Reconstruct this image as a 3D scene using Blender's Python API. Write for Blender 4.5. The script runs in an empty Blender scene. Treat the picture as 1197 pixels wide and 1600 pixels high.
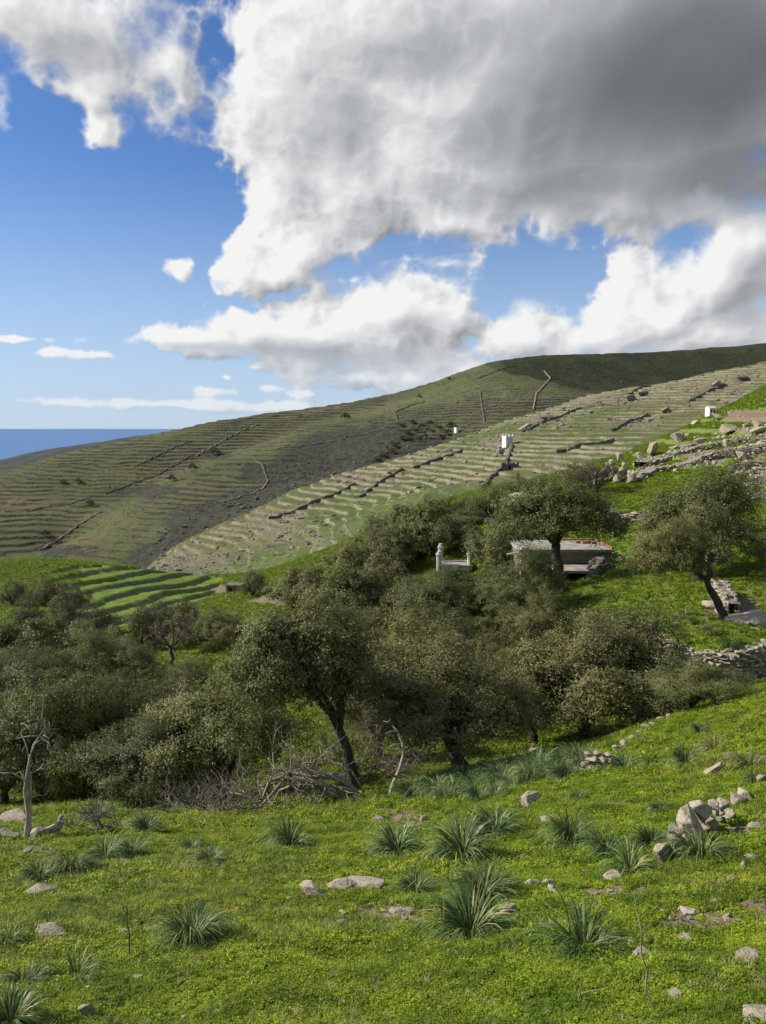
import bpy, bmesh, math, random
import numpy as np
from mathutils import Vector, Matrix, noise as mnoise

scene = bpy.context.scene
C = scene.collection
random.seed(7)
rng = np.random.default_rng(11)

# ------------------------------------------------------------------ camera
EYE = Vector((0.0, 0.0, 1.65))
PITCH = math.radians(6.25)
FPX = 1200.0                      # focal length in pixels of the 1197 x 1600 photograph
cam_data = bpy.data.cameras.new('camera')
cam_data.sensor_fit = 'VERTICAL'
cam_data.sensor_height = 24.0
cam_data.sensor_width = 24.0
cam_data.lens = 24.0 * FPX / 1600.0
cam_data.clip_start = 0.05
cam_data.clip_end = 200000.0
cam = bpy.data.objects.new('camera', cam_data)
C.objects.link(cam)
cam.location = EYE
cam.rotation_euler = (math.radians(90) - PITCH, 0, 0)
scene.camera = cam

# ------------------------------------------------------------------ sun, sky, exposure
SUN_AZ = math.radians(-80)        # from +Y (the view direction), negative is to the left
SUN_EL = math.radians(33)
SUN = Vector((math.sin(SUN_AZ) * math.cos(SUN_EL), math.cos(SUN_AZ) * math.cos(SUN_EL), math.sin(SUN_EL)))
sun_data = bpy.data.lights.new('sun', 'SUN')
sun_data.energy = 5.0
sun_data.angle = math.radians(0.53)
sun_data.color = (1.0, 0.93, 0.82)
sun = bpy.data.objects.new('sun', sun_data)
C.objects.link(sun)
sun.rotation_euler = (-SUN).to_track_quat('-Z', 'Y').to_euler()
vs = scene.view_settings
vs.view_transform = 'Standard'
vs.look = 'None'
vs.exposure = 0.38
vs.gamma = 1.0
scene.cycles.max_bounces = 6
scene.cycles.diffuse_bounces = 3
scene.cycles.transparent_max_bounces = 6


def pix_dir(u, v):
    a = (u - 598.5) / FPX
    b = (800.0 - v) / FPX
    return np.array([a, math.cos(PITCH) + b * math.sin(PITCH), -math.sin(PITCH) + b * math.cos(PITCH)])


def W(u, v, y):
    d = pix_dir(u, v)
    return np.array([0, 0, EYE.z]) + d * (y / d[1])


def project(P):
    """world points (n,3) -> photograph pixels"""
    P = np.asarray(P, float) - np.array([0, 0, EYE.z])
    cp, sp = math.cos(PITCH), math.sin(PITCH)
    zc = P[:, 1] * cp - P[:, 2] * sp
    yc = P[:, 1] * sp + P[:, 2] * cp
    zc = np.where(zc < 0.01, 0.01, zc)
    return 598.5 + FPX * P[:, 0] / zc, 800.0 - FPX * yc / zc


# ---- the sky: a Nishita sky with cumulus laid out by direction
class NT:
    def __init__(self, tree):
        self.t = tree
        self.n = tree.nodes
        self.l = tree.links

    def node(self, kind, **kw):
        nd = self.n.new(kind)
        for k, v in kw.items():
            setattr(nd, k, v)
        return nd

    def put(self, sock, val):
        if val is None:
            return
        if isinstance(val, bpy.types.NodeSocket):
            self.l.new(val, sock)
        else:
            try:
                sock.default_value = val
            except Exception:
                sock.default_value = (val[0], val[1], val[2], 1.0)

    def math(self, op, a, b=None, c=None, clamp=False):
        nd = self.node('ShaderNodeMath', operation=op, use_clamp=clamp)
        for i, x in enumerate((a, b, c)):
            self.put(nd.inputs[i], x)
        return nd.outputs[0]

    def vmath(self, op, a, b=None, scale=None):
        nd = self.node('ShaderNodeVectorMath', operation=op)
        self.put(nd.inputs[0], a)
        if b is not None:
            self.put(nd.inputs[1], b)
        if scale is not None:
            self.put(nd.inputs['Scale'], scale)
        return nd.outputs['Value'] if op in ('LENGTH', 'DOT_PRODUCT', 'DISTANCE') else nd.outputs['Vector']

    def noise(self, vec, scale, detail=4, rough=0.55, dist=0.0, color=False, lac=2.0):
        nd = self.node('ShaderNodeTexNoise')
        self.put(nd.inputs['Vector'], vec)
        self.put(nd.inputs['Scale'], scale)
        nd.inputs['Detail'].default_value = detail
        nd.inputs['Roughness'].default_value = rough
        nd.inputs['Lacunarity'].default_value = lac
        nd.inputs['Distortion'].default_value = dist
        return nd.outputs['Color'] if color else nd.outputs[0]

    def ramp(self, fac, lo, hi, a=0.0, b=1.0, smooth=True):
        nd = self.node('ShaderNodeMapRange')
        nd.interpolation_type = 'SMOOTHSTEP' if smooth else 'LINEAR'
        nd.clamp = True
        self.put(nd.inputs[0], fac)
        for i, x in enumerate((lo, hi, a, b)):
            self.put(nd.inputs[i + 1], x)
        return nd.outputs[0]

    def mix(self, fac, a, b, blend='MIX'):
        nd = self.node('ShaderNodeMix', data_type='RGBA', blend_type=blend)
        self.put(nd.inputs[0], fac)
        self.put(nd.inputs[6], a)
        self.put(nd.inputs[7], b)
        return nd.outputs[2]

    def attr(self, name):
        return self.node('ShaderNodeAttribute', attribute_name=name).outputs['Fac']


world = bpy.data.worlds.new('World')
scene.world = world
world.use_nodes = True
world.node_tree.nodes.clear()

# ---- value noise in numpy
_PERM = rng.random((512, 512))


def vnoise(x, y):
    xi = np.floor(x).astype(np.int64)
    yi = np.floor(y).astype(np.int64)
    fx = x - xi
    fy = y - yi
    fx = fx * fx * fx * (fx * (fx * 6 - 15) + 10)
    fy = fy * fy * fy * (fy * (fy * 6 - 15) + 10)
    x0, x1, y0, y1 = xi & 511, (xi + 1) & 511, yi & 511, (yi + 1) & 511
    a = _PERM[x0, y0]
    c = _PERM[x0, y1]
    a = a + (_PERM[x1, y0] - a) * fx
    c = c + (_PERM[x1, y1] - c) * fx
    return a + (c - a) * fy


def fbm(x, y, oct=4, gain=0.5):
    s = 0
    amp = 1.0
    tot = 0
    for i in range(oct):
        c_, s_ = math.cos(0.6 * i), math.sin(0.6 * i)
        s = s + amp * vnoise((x * c_ - y * s_) * 2.03 ** i + 13.7 * i, (x * s_ + y * c_) * 2.03 ** i + 7.3 * i)
        tot += amp
        amp *= gain
    return s / tot - 0.5


def billow(x, y, oct=4, gain=0.5):
    s = 0
    amp = 1.0
    tot = 0
    for i in range(oct):
        c_, s_ = math.cos(0.7 * i + .3), math.sin(0.7 * i + .3)
        n = vnoise((x * c_ - y * s_) * 2.1 ** i + 31.7 * i, (x * s_ + y * c_) * 2.1 ** i + 17.3 * i)
        s = s + amp * (1 - np.abs(2 * n - 1))
        tot += amp
        amp *= gain
    return s / tot - 0.5


def sstep(a, b, x):
    t = np.clip((x - a) / (b - a), 0, 1)
    return t * t * (3 - 2 * t)


# cumulus masses: centre and radii (pixels of the photograph), weight
CLOUDS = [
    # big bank, upper right
    (1000, 60, 560, 290, 1.3), (760, 150, 330, 210, 1.0), (1130, 200, 380, 160, 1.1), (620, 40, 290, 170, .9), (770, 270, 240, 90, .8),
    (980, 300, 260, 65, .8), (1190, 290, 200, 70, .8), (700, 330, 110, 45, .5),
    # bright towers at its left side
    (505, 190, 160, 165, .9), (450, 270, 95, 120, .8), (550, 290, 125, 105, .85), (470, 385, 105, 55, .6), (385, 412, 52, 34, .5), (440, 420, 60, 34, .5),
    (450, 90, 110, 120, .75), (400, 200, 66, 80, .6), (495, 445, 30, 26, .32),
    # upper left mass
    (120, 50, 215, 105, .7), (245, 105, 110, 85, .55), (30, 30, 150, 90, .6), (160, 196, 30, 26, .30), (270, 150, 66, 60, .4), (0, 160, 30, 60, .35), (150, 118, 90, 40, .4),
    # middle cumulus
    (320, 535, 130, 32, .5), (400, 512, 95, 38, .6), (500, 525, 115, 50, .7), (605, 500, 105, 68, .85), (670, 490, 80, 60, .7), (560, 556, 140, 32, .5),
    (480, 485, 52, 36, .45), (660, 588, 80, 40, .6), (720, 580, 50, 36, .5), (560, 588, 100, 20, .4), (700, 450, 40, 34, .4),
    # right cumulus
    (1115, 450, 140, 90, 1.0), (1175, 405, 110, 80, .9), (1040, 490, 140, 66, .9), (965, 470, 55, 62, .7), (1140, 525, 200, 50, .8), (985, 430, 36, 34, .55), (930, 530, 80, 34, .6),
    (820, 520, 78, 40, .55), (790, 530, 44, 26, .4), (830, 488, 38, 28, .4), (700, 410, 40, 18, .28),
    # small ones low in the sky
    (278, 420, 20, 15, .28), (80, 550, 26, 10, .34), (150, 556, 36, 9, .28), (335, 612, 54, 12, .34), (475, 614, 34, 9, .3), (300, 633, 210, 8, .27),
    (430, 632, 130, 8, .27), (20, 528, 80, 5, .2), (400, 574, 20, 8, .28), (355, 590, 22, 7, .25), (420, 606, 20, 6, .25), (240, 632, 110, 5, .22), (520, 600, 30, 7, .25),
]


DARKS = [(1070, 120, 470, 260, 1.12), (930, 190, 300, 160, .80), (1160, 260, 320, 105, .95), (740, 60, 250, 120, .42), (1200, 460, 90, 90, .55), (960, 280, 290, 70, .80), (760, 300, 130, 40, .35),
         (560, 548, 230, 26, .42), (350, 548, 140, 14, .4), (1100, 545, 200, 26, .3), (520, 210, 90, 100, .30), (150, 80, 150, 50, .30), (660, 565, 80, 18, .3), (640, 500, 60, 26, .25)]


def cloud_map(w=4096, h=1024, el0=-3.0, el1=90.0):
    """alpha, brightness of the cloud cover over azimuth (-180..180 from +Y) and elevation"""
    def blobs_of():
        out = []
        for (u, v, ru, rv, k) in CLOUDS:
            d = pix_dir(u, v)
            az = math.atan2(d[0], d[1])
            el = math.atan2(d[2], math.hypot(d[0], d[1]))
            sc = 1.0 / np.linalg.norm(d) ** 1.3
            out.append((az * FPX, el * FPX, ru * sc, rv * sc, k))
        return out

    def patch(az, el, generic):
        S, T = np.meshgrid(np.radians(az) * FPX, np.radians(el) * FPX)
        wx = 60 * fbm(S / 190, T / 190, 3) + 34 * fbm(S / 52 + 50, T / 52, 3, .6)
        wy = 60 * fbm(S / 190 + 9, T / 190 + 70, 3) + 34 * fbm(S / 52, T / 52 + 90, 3, .6)
        if generic:
            F = fbm(S / 520 + 3, T / 330 + 5, 3) * 2.2 - 0.12
            F = np.where(T > 1000, F * sstep(1700, 1000, T), F)
        else:
            F = np.full(S.shape, -1.0)
            for (bs, bt, ru, rv, k) in blobs_of():
                amt = min(1.0, min(ru, rv) / 45.0)
                q = 1 - np.sqrt(((S + wx * amt - bs) / ru) ** 2 + ((T + wy * amt - bt) / rv) ** 2)
                q = q * k
                m_ = np.maximum(F, q)
                F = m_ + 0.06 * np.exp(-((F - q) / 0.10) ** 2)
        bil = billow(S / 85 + wx / 300, T / 70 + wy / 300, 7, 0.56)
        fin = fbm(S / 24, T / 20, 5, 0.6)
        D = F + 0.52 * bil + 0.22 * fin
        Hs = F + 0.55 * billow(S / 85 + wx / 300, T / 70 + wy / 300, 4, 0.5)
        D = D - 0.05 - 2.0 * sstep(8, -30, T)
        return D, Hs

    az_hi = np.linspace(-42, 42, int(w * 84 / 360))
    el_hi = np.linspace(el0, 48, int(h * (48 - el0) / (el1 - el0)))
    el_hi = np.linspace(el0, 48, int(h * (48 - el0) / (el1 - el0)))

    def shade(az, el, D, Hs):
        S, T = np.meshgrid(np.radians(az) * FPX, np.radians(el) * FPX)
        st = math.radians(az[1] - az[0]) * FPX
        H = np.sqrt(np.clip(0.30 * D + 0.70 * Hs + 0.05, 0, 2))
        e = 0
        for d, wt in ((2.5, .30), (6, .50), (14, .55), (30, .45), (60, .30)):     # sides turned to the sun are the bright ones
            sx, sy = int(round(-.8 * d / st)), int(round(.6 * d / st))
            e = e + wt * np.clip(H - np.roll(np.roll(H, -sy, 0), -sx, 1), -.30, .35)
        wx = 50 * fbm(S / 150, T / 150, 4)
        wy = 50 * fbm(S / 150 + 40, T / 150 + 8, 4)
        dk = np.zeros_like(D)
        for (u, v, ru, rv, k) in DARKS:
            d = pix_dir(u, v)
            a0 = math.atan2(d[0], d[1]) * FPX
            e0 = math.atan2(d[2], math.hypot(d[0], d[1])) * FPX
            sc = 1.0 / np.linalg.norm(d) ** 1.3
            q = np.sqrt(((S + wx - a0) / (ru * sc)) ** 2 + ((T + wy - e0) / (rv * sc)) ** 2)
            dk = np.maximum(dk, k * sstep(1.15, .2, q))
        wisp = fbm(S / 34 + 2, T / 22, 5, .6)
        wid = 0.15 + 0.40 * np.clip(dk, 0, 1) + 0.30 * sstep(-.05, .25, fbm(S / 110, T / 110, 3)) + 0.16 * sstep(330, 520, T) * sstep(-100, -350, S)
        al = sstep(0, 1, (D + 0.04 + .10 * wisp) / wid)
        soft = fbm(S / 190 + 3, T / 130, 3, .4)
        b = 0.75 + e * (1 - .93 * np.clip(dk, 0, 1)) * 1.15 + 0.22 * soft * (1 - .4 * dk) - 0.66 * dk * sstep(.0, .55, D)
        b = np.clip(b, 0, 1)[..., None]
        lo, mi, hi = np.array([.135, .145, .160]), np.array([.46, .475, .50]), np.array([.88, .88, .875])
        return np.where(b < .5, lo + (mi - lo) * (b / .5), mi + (hi - mi) * ((b - .5) / .5)), al

    D, Hs = patch(az_hi, el_hi, False)
    rgb_hi, al_hi = shade(az_hi, el_hi, D, Hs)
    # the rest of the sky, coarser: the same kind of broken cumulus goes on all round
    az_lo = np.linspace(-180, 180, w // 4)
    el_lo = np.linspace(el0, el1, h // 4)
    D, Hs = patch(az_lo, el_lo, True)
    rgb_lo, al_lo = shade(az_lo, el_lo, D, Hs)
    full = np.zeros((h, w, 4), np.float32)
    full[..., :3] = np.repeat(np.repeat(rgb_lo, 4, 0), 4, 1)
    full[..., 3] = np.repeat(np.repeat(al_lo, 4, 0), 4, 1)
    j0 = int(round((az_hi[0] + 180) / 360 * (w - 1)))
    na, ne = len(az_hi), len(el_hi)
    fade = np.minimum(sstep(42, 36, np.abs(az_hi))[None, :], sstep(48, 42, el_hi)[:, None])[..., None]
    hi = np.concatenate([rgb_hi, al_hi[..., None]], -1)
    full[:ne, j0:j0 + na] = full[:ne, j0:j0 + na] * (1 - fade) + hi * fade
    return full, el0, el1


CMAP, CEL0, CEL1 = cloud_map()
cimg = bpy.data.images.new('cloud_cover', CMAP.shape[1], CMAP.shape[0], alpha=True, float_buffer=True)
cimg.colorspace_settings.name = 'Non-Color'
cimg.alpha_mode = 'CHANNEL_PACKED'
cimg.pixels.foreach_set(CMAP.ravel())
cimg.pack()

N = NT(world.node_tree)
tc = N.node('ShaderNodeTexCoord')
DIR = N.vmath('NORMALIZE', tc.outputs['Generated'])
sky = N.node('ShaderNodeTexSky', sky_type='NISHITA')
sky.sun_disc = False
sky.sun_elevation = SUN_EL
sky.sun_rotation = SUN_AZ
sky.altitude = 250.0
sky.air_density = 1.0
sky.dust_density = 0.3
sky.ozone_density = 3.0
sep = N.node('ShaderNodeSeparateXYZ')
N.put(sep.inputs[0], DIR)
cu = N.math('MULTIPLY_ADD', N.math('ARCTAN2', sep.outputs[0], sep.outputs[1]), 0.5 / math.pi, 0.5)
cv = N.math('MULTIPLY_ADD', N.math('ARCSINE', sep.outputs[2]), math.degrees(1) / (CEL1 - CEL0), -CEL0 / (CEL1 - CEL0))
comb = N.node('ShaderNodeCombineXYZ')
N.put(comb.inputs[0], cu)
N.put(comb.inputs[1], cv)
tex = N.node('ShaderNodeTexImage')
tex.image = cimg
tex.extension = 'EXTEND'
N.l.new(comb.outputs[0], tex.inputs[0])
skycol = N.mix(1.0, sky.outputs[0], (0.55, 0.74, 1.02), 'MULTIPLY')
airy = N.ramp(sep.outputs[2], -0.02, 0.34, 0.78, 0.0)
skycol = N.mix(airy, skycol, (4.7, 5.8, 7.2))          # pale moist air low over the sea, all round
cloud = N.vmath('SCALE', tex.outputs[0], scale=8.6)
cloud = N.mix(N.ramp(sep.outputs[2], 0.0, 0.12, 0.45, 0.0), cloud, skycol)
final = N.mix(tex.outputs[1], skycol, cloud)
bg = N.node('ShaderNodeBackground')
bg.inputs['Strength'].default_value = 0.092
N.put(bg.inputs['Color'], final)
outw = N.node('ShaderNodeOutputWorld')
N.l.new(bg.outputs[0], outw.inputs[0])
world.cycles.sampling_method = 'MANUAL'
world.cycles.sample_map_resolution = 1024


# ================================================================== helpers
def mesh_obj(name, verts, faces, mat=None, parent=None, smooth=False, attrs=None, link=True):
    me = bpy.data.meshes.new(name)
    verts = np.asarray(verts, dtype=np.float32)
    nv = len(verts)
    if isinstance(faces, np.ndarray) and faces.ndim == 2:
        nf, k = faces.shape
        me.vertices.add(nv)
        me.vertices.foreach_set('co', verts.ravel())
        me.loops.add(nf * k)
        me.loops.foreach_set('vertex_index', faces.astype(np.int32).ravel())
        me.polygons.add(nf)
        me.polygons.foreach_set('loop_start', np.arange(0, nf * k, k, dtype=np.int32))
        me.polygons.foreach_set('loop_total', np.full(nf, k, dtype=np.int32))
        me.update(calc_edges=True)
    else:
        me.from_pydata([tuple(map(float, v)) for v in verts], [], [tuple(int(i) for i in f) for f in faces])
        me.update()
    if attrs:
        for an, arr in attrs.items():
            at = me.attributes.new(an, 'FLOAT', 'POINT')
            at.data.foreach_set('value', np.asarray(arr, dtype=np.float32))
    if smooth:
        me.polygons.foreach_set('use_smooth', np.ones(len(me.polygons), dtype=bool))
    if mat is not None:
        me.materials.append(mat)
    o = bpy.data.objects.new(name, me)
    if link:
        C.objects.link(o)
    if parent is not None:
        o.parent = parent
    return o


def empty(name, loc=(0, 0, 0), rz=0.0):
    o = bpy.data.objects.new(name, None)
    C.objects.link(o)
    o.location = loc
    o.rotation_euler = (0, 0, rz)
    o.empty_display_size = 0.2
    return o


def tag(o, label=None, cat=None, group=None, kind=None):
    if label:
        o['label'] = label
    if cat:
        o['category'] = cat
    if group:
        o['group'] = group
    if kind or cat:
        o['kind'] = kind or 'thing'
    return o


def copy_tree(o, parent=None):
    c = o.copy()
    C.objects.link(c)
    c.parent = parent
    for ch in o.children:
        copy_tree(ch, c)
    return c


class MB:
    """collects verts and faces, then builds one mesh object"""
    def __init__(self):
        self.v = []
        self.f = []

    def add(self, verts, faces):
        o = len(self.v)
        self.v.extend([tuple(p) for p in verts])
        self.f.extend([tuple(i + o for i in f) for f in faces])

    def box(self, x0, x1, y0, y1, z0, z1):
        self.add([(x0, y0, z0), (x1, y0, z0), (x1, y1, z0), (x0, y1, z0), (x0, y0, z1), (x1, y0, z1), (x1, y1, z1), (x0, y1, z1)],
                 [(0, 3, 2, 1), (4, 5, 6, 7), (0, 1, 5, 4), (1, 2, 6, 5), (2, 3, 7, 6), (3, 0, 4, 7)])

    def tube(self, pts, radii, sides=6, cap=True, twist=0.0):
        pts = [Vector(p) for p in pts]
        n = len(pts)
        o = len(self.v)
        up = Vector((0.31, 0.17, 0.93)).normalized()
        prev = None
        for i, p in enumerate(pts):
            t = (pts[min(i + 1, n - 1)] - pts[max(i - 1, 0)])
            if t.length < 1e-6:
                t = Vector((0, 0, 1))
            t.normalize()
            if prev is None:
                a = t.cross(up)
                if a.length < 0.05:
                    a = t.cross(Vector((1, 0, 0)))
            else:
                a = prev - t * prev.dot(t)
            a.normalize()
            prev = a
            b = t.cross(a)
            for k in range(sides):
                ang = 2 * math.pi * k / sides + twist * i
                self.v.append(tuple(p + (a * math.cos(ang) + b * math.sin(ang)) * radii[i]))
        for i in range(n - 1):
            for k in range(sides):
                k2 = (k + 1) % sides
                self.f.append((o + i * sides + k, o + i * sides + k2, o + (i + 1) * sides + k2, o + (i + 1) * sides + k))
        if cap:
            self.f.append(tuple(o + k for k in reversed(range(sides))))
            self.f.append(tuple(o + (n - 1) * sides + k for k in range(sides)))

    def build(self, name, mat, parent=None, smooth=False, link=True):
        return mesh_obj(name, np.array(self.v), self.f, mat, parent, smooth, link=link)


class TPS:
    def __init__(self, pts, lam=0.0):
        P = np.array(pts, float)
        self.L = max(np.ptp(P[:, 0]), np.ptp(P[:, 1]))
        self.xy = P[:, :2] / self.L
        n = len(P)
        K = self.k(self.xy[:, None, :] - self.xy[None, :, :]) + lam * np.eye(n)
        Q = np.hstack([np.ones((n, 1)), self.xy])
        A = np.block([[K, Q], [Q.T, np.zeros((3, 3))]])
        sol = np.linalg.solve(A, np.concatenate([P[:, 2], [0, 0, 0]]))
        self.w = sol[:n]
        self.c = sol[n:]

    @staticmethod
    def k(d):
        r2 = (d ** 2).sum(-1)
        return np.where(r2 > 1e-14, 0.5 * r2 * np.log(np.maximum(r2, 1e-14)), 0.0)

    def __call__(self, x, y):
        x = np.atleast_1d(np.asarray(x, float))
        y = np.atleast_1d(np.asarray(y, float))
        sh = x.shape
        X = np.stack([x.ravel(), y.ravel()], 1) / self.L
        out = np.empty(len(X))
        for i in range(0, len(X), 40000):
            xx = X[i:i + 40000]
            out[i:i + 40000] = self.k(xx[:, None, :] - self.xy[None, :, :]) @ self.w + self.c[0] + xx @ self.c[1:]
        return out.reshape(sh)


def in_poly(u, v, poly):
    inside = np.zeros(u.shape, bool)
    n = len(poly)
    for i in range(n):
        x0, y0 = poly[i]
        x1, y1 = poly[(i + 1) % n]
        cond = ((y0 > v) != (y1 > v)) & (u < (x1 - x0) * (v - y0) / (y1 - y0 + 1e-9) + x0)
        inside ^= cond
    return inside


# ---- materials
def new_mat(name):
    m = bpy.data.materials.new(name)
    m.use_nodes = True
    m.node_tree.nodes.clear()
    return m, NT(m.node_tree)


def finish(m, N, col, rough=0.9, spec=0.2, normal=None, transl=0.0, tcol=None):
    p = N.node('ShaderNodeBsdfPrincipled')
    N.put(p.inputs['Base Color'], col)
    N.put(p.inputs['Roughness'], rough)
    N.put(p.inputs['Specular IOR Level'], spec)
    if normal is not None:
        N.put(p.inputs['Normal'], normal)
    out = N.node('ShaderNodeOutputMaterial')
    sh = p.outputs[0]
    if transl > 0:
        t = N.node('ShaderNodeBsdfTranslucent')
        N.put(t.inputs[0], tcol if tcol is not None else col)
        mx = N.node('ShaderNodeMixShader')
        mx.inputs[0].default_value = transl
        N.l.new(sh, mx.inputs[1])
        N.l.new(t.outputs[0], mx.inputs[2])
        sh = mx.outputs[0]
    N.l.new(sh, out.inputs[0])
    return m


def bump(N, h, strength=0.5, dist=0.05):
    b = N.node('ShaderNodeBump')
    b.inputs['Strength'].default_value = strength
    b.inputs['Distance'].default_value = dist
    N.put(b.inputs['Height'], h)
    return b.outputs[0]


def pos(N):
    return N.node('ShaderNodeNewGeometry').outputs['Position']


def objco(N):
    return N.node('ShaderNodeTexCoord').outputs['Object']


def stone_mat(name, a, b, lichen=(0.16, 0.15, 0.12), scale=6.0, orange=0.0):
    m, N = new_mat(name)
    p = objco(N)
    rnd = N.node('ShaderNodeObjectInfo').outputs['Random']
    n1 = N.noise(p, scale, 6, 0.62)
    n2 = N.noise(p, scale * 3.3, 5, 0.6)
    n3 = N.noise(p, scale * 0.55, 3, 0.5)
    col = N.mix(N.ramp(n1, 0.35, 0.68), a, b)
    col = N.mix(N.ramp(n2, 0.56, 0.70, 0, 0.75), col, lichen)
    if orange > 0:
        col = N.mix(N.ramp(n3, 0.60, 0.68, 0, orange), col, (0.34, 0.17, 0.06))
    col = N.mix(0.35, col, N.mix(rnd, (0.55, 0.5, 0.45), (1.25, 1.2, 1.15)), 'MULTIPLY')
    return finish(m, N, col, 0.93, 0.15, bump(N, N.math('ADD', n1, N.math('MULTIPLY', n2, 0.5)), 0.7, 0.04))


M_STONE = stone_mat('pale_stone', (0.43, 0.385, 0.295), (0.27, 0.245, 0.190), lichen=(0.15, 0.145, 0.115), orange=0.25)
M_STONE_GREY = stone_mat('grey_stone', (0.27, 0.245, 0.21), (0.15, 0.135, 0.115))
M_STONE_FAR = stone_mat('lichen_stone', (0.17, 0.155, 0.125), (0.095, 0.088, 0.072), lichen=(.12, .11, .09), scale=1.0)
M_STONE_MID = stone_mat('weathered_stone', (0.33, 0.29, 0.23), (0.18, 0.16, 0.13), scale=0.8)
M_WHITE = stone_mat('whitewash', (0.80, 0.79, 0.75), (0.70, 0.68, 0.62), lichen=(0.55, 0.52, 0.46), scale=2.0)
M_PLASTER = stone_mat('old_plaster', (0.52, 0.49, 0.44), (0.36, 0.33, 0.29), lichen=(0.26, 0.24, 0.20), scale=1.5)


# ================================================================== terrain
def ctrl(rows):
    return [tuple(W(u, v, y)) for (u, v, y) in rows]


near_pts = ctrl([
    # the meadow slope below the viewer
    (598, 1600, 3.6), (598, 1450, 5.6), (598, 1350, 9), (598, 1285, 13.5), (598, 1240, 18),
    (0, 1600, 3.8), (0, 1450, 6.2), (0, 1350, 10), (0, 1268, 20),
    (300, 1600, 3.7), (300, 1450, 5.9), (300, 1350, 9.5), (300, 1258, 20),
    (900, 1600, 3.5), (900, 1450, 5.3), (900, 1350, 7.8), (900, 1250, 12), (900, 1185, 18),
    (1197, 1600, 3.4), (1197, 1450, 5), (1197, 1350, 6.7), (1197, 1250, 9.5), (1197, 1150, 15), (1197, 1068, 26),
    (1050, 1120, 21),
    # olive grove in the gully
    (960, 1172, 25), (720, 1200, 23), (540, 1238, 19.5), (200, 1256, 24), (0, 1258, 25),
    (800, 1020, 42), (250, 1060, 40), (100, 1065, 42), (480, 1010, 46), (350, 1010, 52),
    (620, 970, 54), (700, 955, 55), (800, 960, 50), (420, 965, 70), (0, 1000, 62), (50, 965, 75), (170, 985, 70), (250, 945, 85),
    # terrace above the dry wall, the house, the slopes above it
    (1060, 1006, 36.5), (1150, 1012, 35.6), (1197, 1000, 36), (1130, 967, 40), (1000, 960, 43), (950, 932, 48), (1190, 905, 47), (1197, 850, 53),
    (880, 905, 60), (960, 872, 64), (930, 842, 70), (920, 806, 75), (905, 775, 82), (940, 762, 84), (1000, 738, 88),
    (1197, 800, 62), (1197, 745, 74), (1100, 735, 84), (1197, 690, 90), (1100, 690, 104),
    (1010, 702, 106), (1060, 678, 118), (1100, 654, 130), (1150, 634, 140), (1197, 616, 146),
    # the far edge of the near hillside
    (760, 805, 95), (820, 778, 98), (700, 825, 92), (560, 850, 112), (500, 885, 104), (620, 865, 95), (450, 905, 95), (368, 927, 100),
    (400, 908, 113), (450, 880, 122), (500, 862, 126), (560, 838, 128), (620, 805, 132), (700, 785, 134), (760, 765, 130), (850, 748, 120),
    # small terraced field on the left
    (0, 905, 108), (0, 884, 132), (150, 887, 132), (300, 895, 126), (335, 910, 116), (130, 950, 84), (230, 918, 104),
])
near_pts += [(0, 0, 0), (0, 1.5, -0.5), (-1, 0, -0.15), (1, 0, 0.15),
             (0, -10, 4.0), (-12, -10, 1.5), (12, -10, 6.5), (-30, 0, -6), (30, 0, 8), (-30, 20, -11), (30, 20, -1),
             (0, -40, 15), (-50, -40, 2), (50, -40, 26), (-60, 40, -18), (-90, 90, -26), (-95, 135, -30), (60, 50, 2), (90, 100, 18), (100, 140, 28),
             (13.5, 31.5, -10.0), (17.5, 33.4, -9.9), (21, 33.8, -9.6), (9, 31, -10.0)]
for u, v, y, dz in [(0, 884, 175, -22), (150, 887, 175, -24), (300, 895, 170, -22), (400, 908, 160, -18), (500, 862, 165, -14), (620, 805, 170, -14),
                    (760, 765, 170, -14), (850, 748, 165, -12), (1010, 702, 165, -12), (1100, 654, 185, -10), (1197, 616, 195, -8)]:
    p = W(u, v, y)
    near_pts.append((p[0], p[1], p[2] + dz))
tps_near = TPS(near_pts, 1e-6)
FIELD = [(-60, 880), (150, 883), (300, 890), (350, 905), (330, 935), (260, 965), (140, 992), (60, 985), (-60, 1000)]


def terrace(h, step, riser=0.28, amount=1.0):
    f = h / step
    i = np.floor(f)
    f = f - i
    t = sstep(1 - riser, 1.0, f)
    flat = 0.10 * f
    z = step * (i + flat * (1 - t) + t)
    return h + (z - h) * amount, t * (1 - t) * 4


WALL = [(1012, 986, 38.0, .45), (1040, 998, 37.2, .7), (1065, 1008, 36.4, .95), (1090, 1014, 35.9, 1.2), (1115, 1018, 35.5, 1.45), (1140, 1018, 35.2, 1.6), (1165, 1012, 35.2, 1.7), (1197, 1000, 35.5, 1.75), (1240, 985, 36.0, 1.7)]
_w = [W(u, v, y) for u, v, y, h in WALL]
WALL_X, WALL_Y, WALL_T = [p[0] for p in _w], [p[1] for p in _w], [p[2] for p in _w]
WALL_F = [p[2] - w[3] - .2 for p, w in zip(_w, WALL)]


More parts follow.
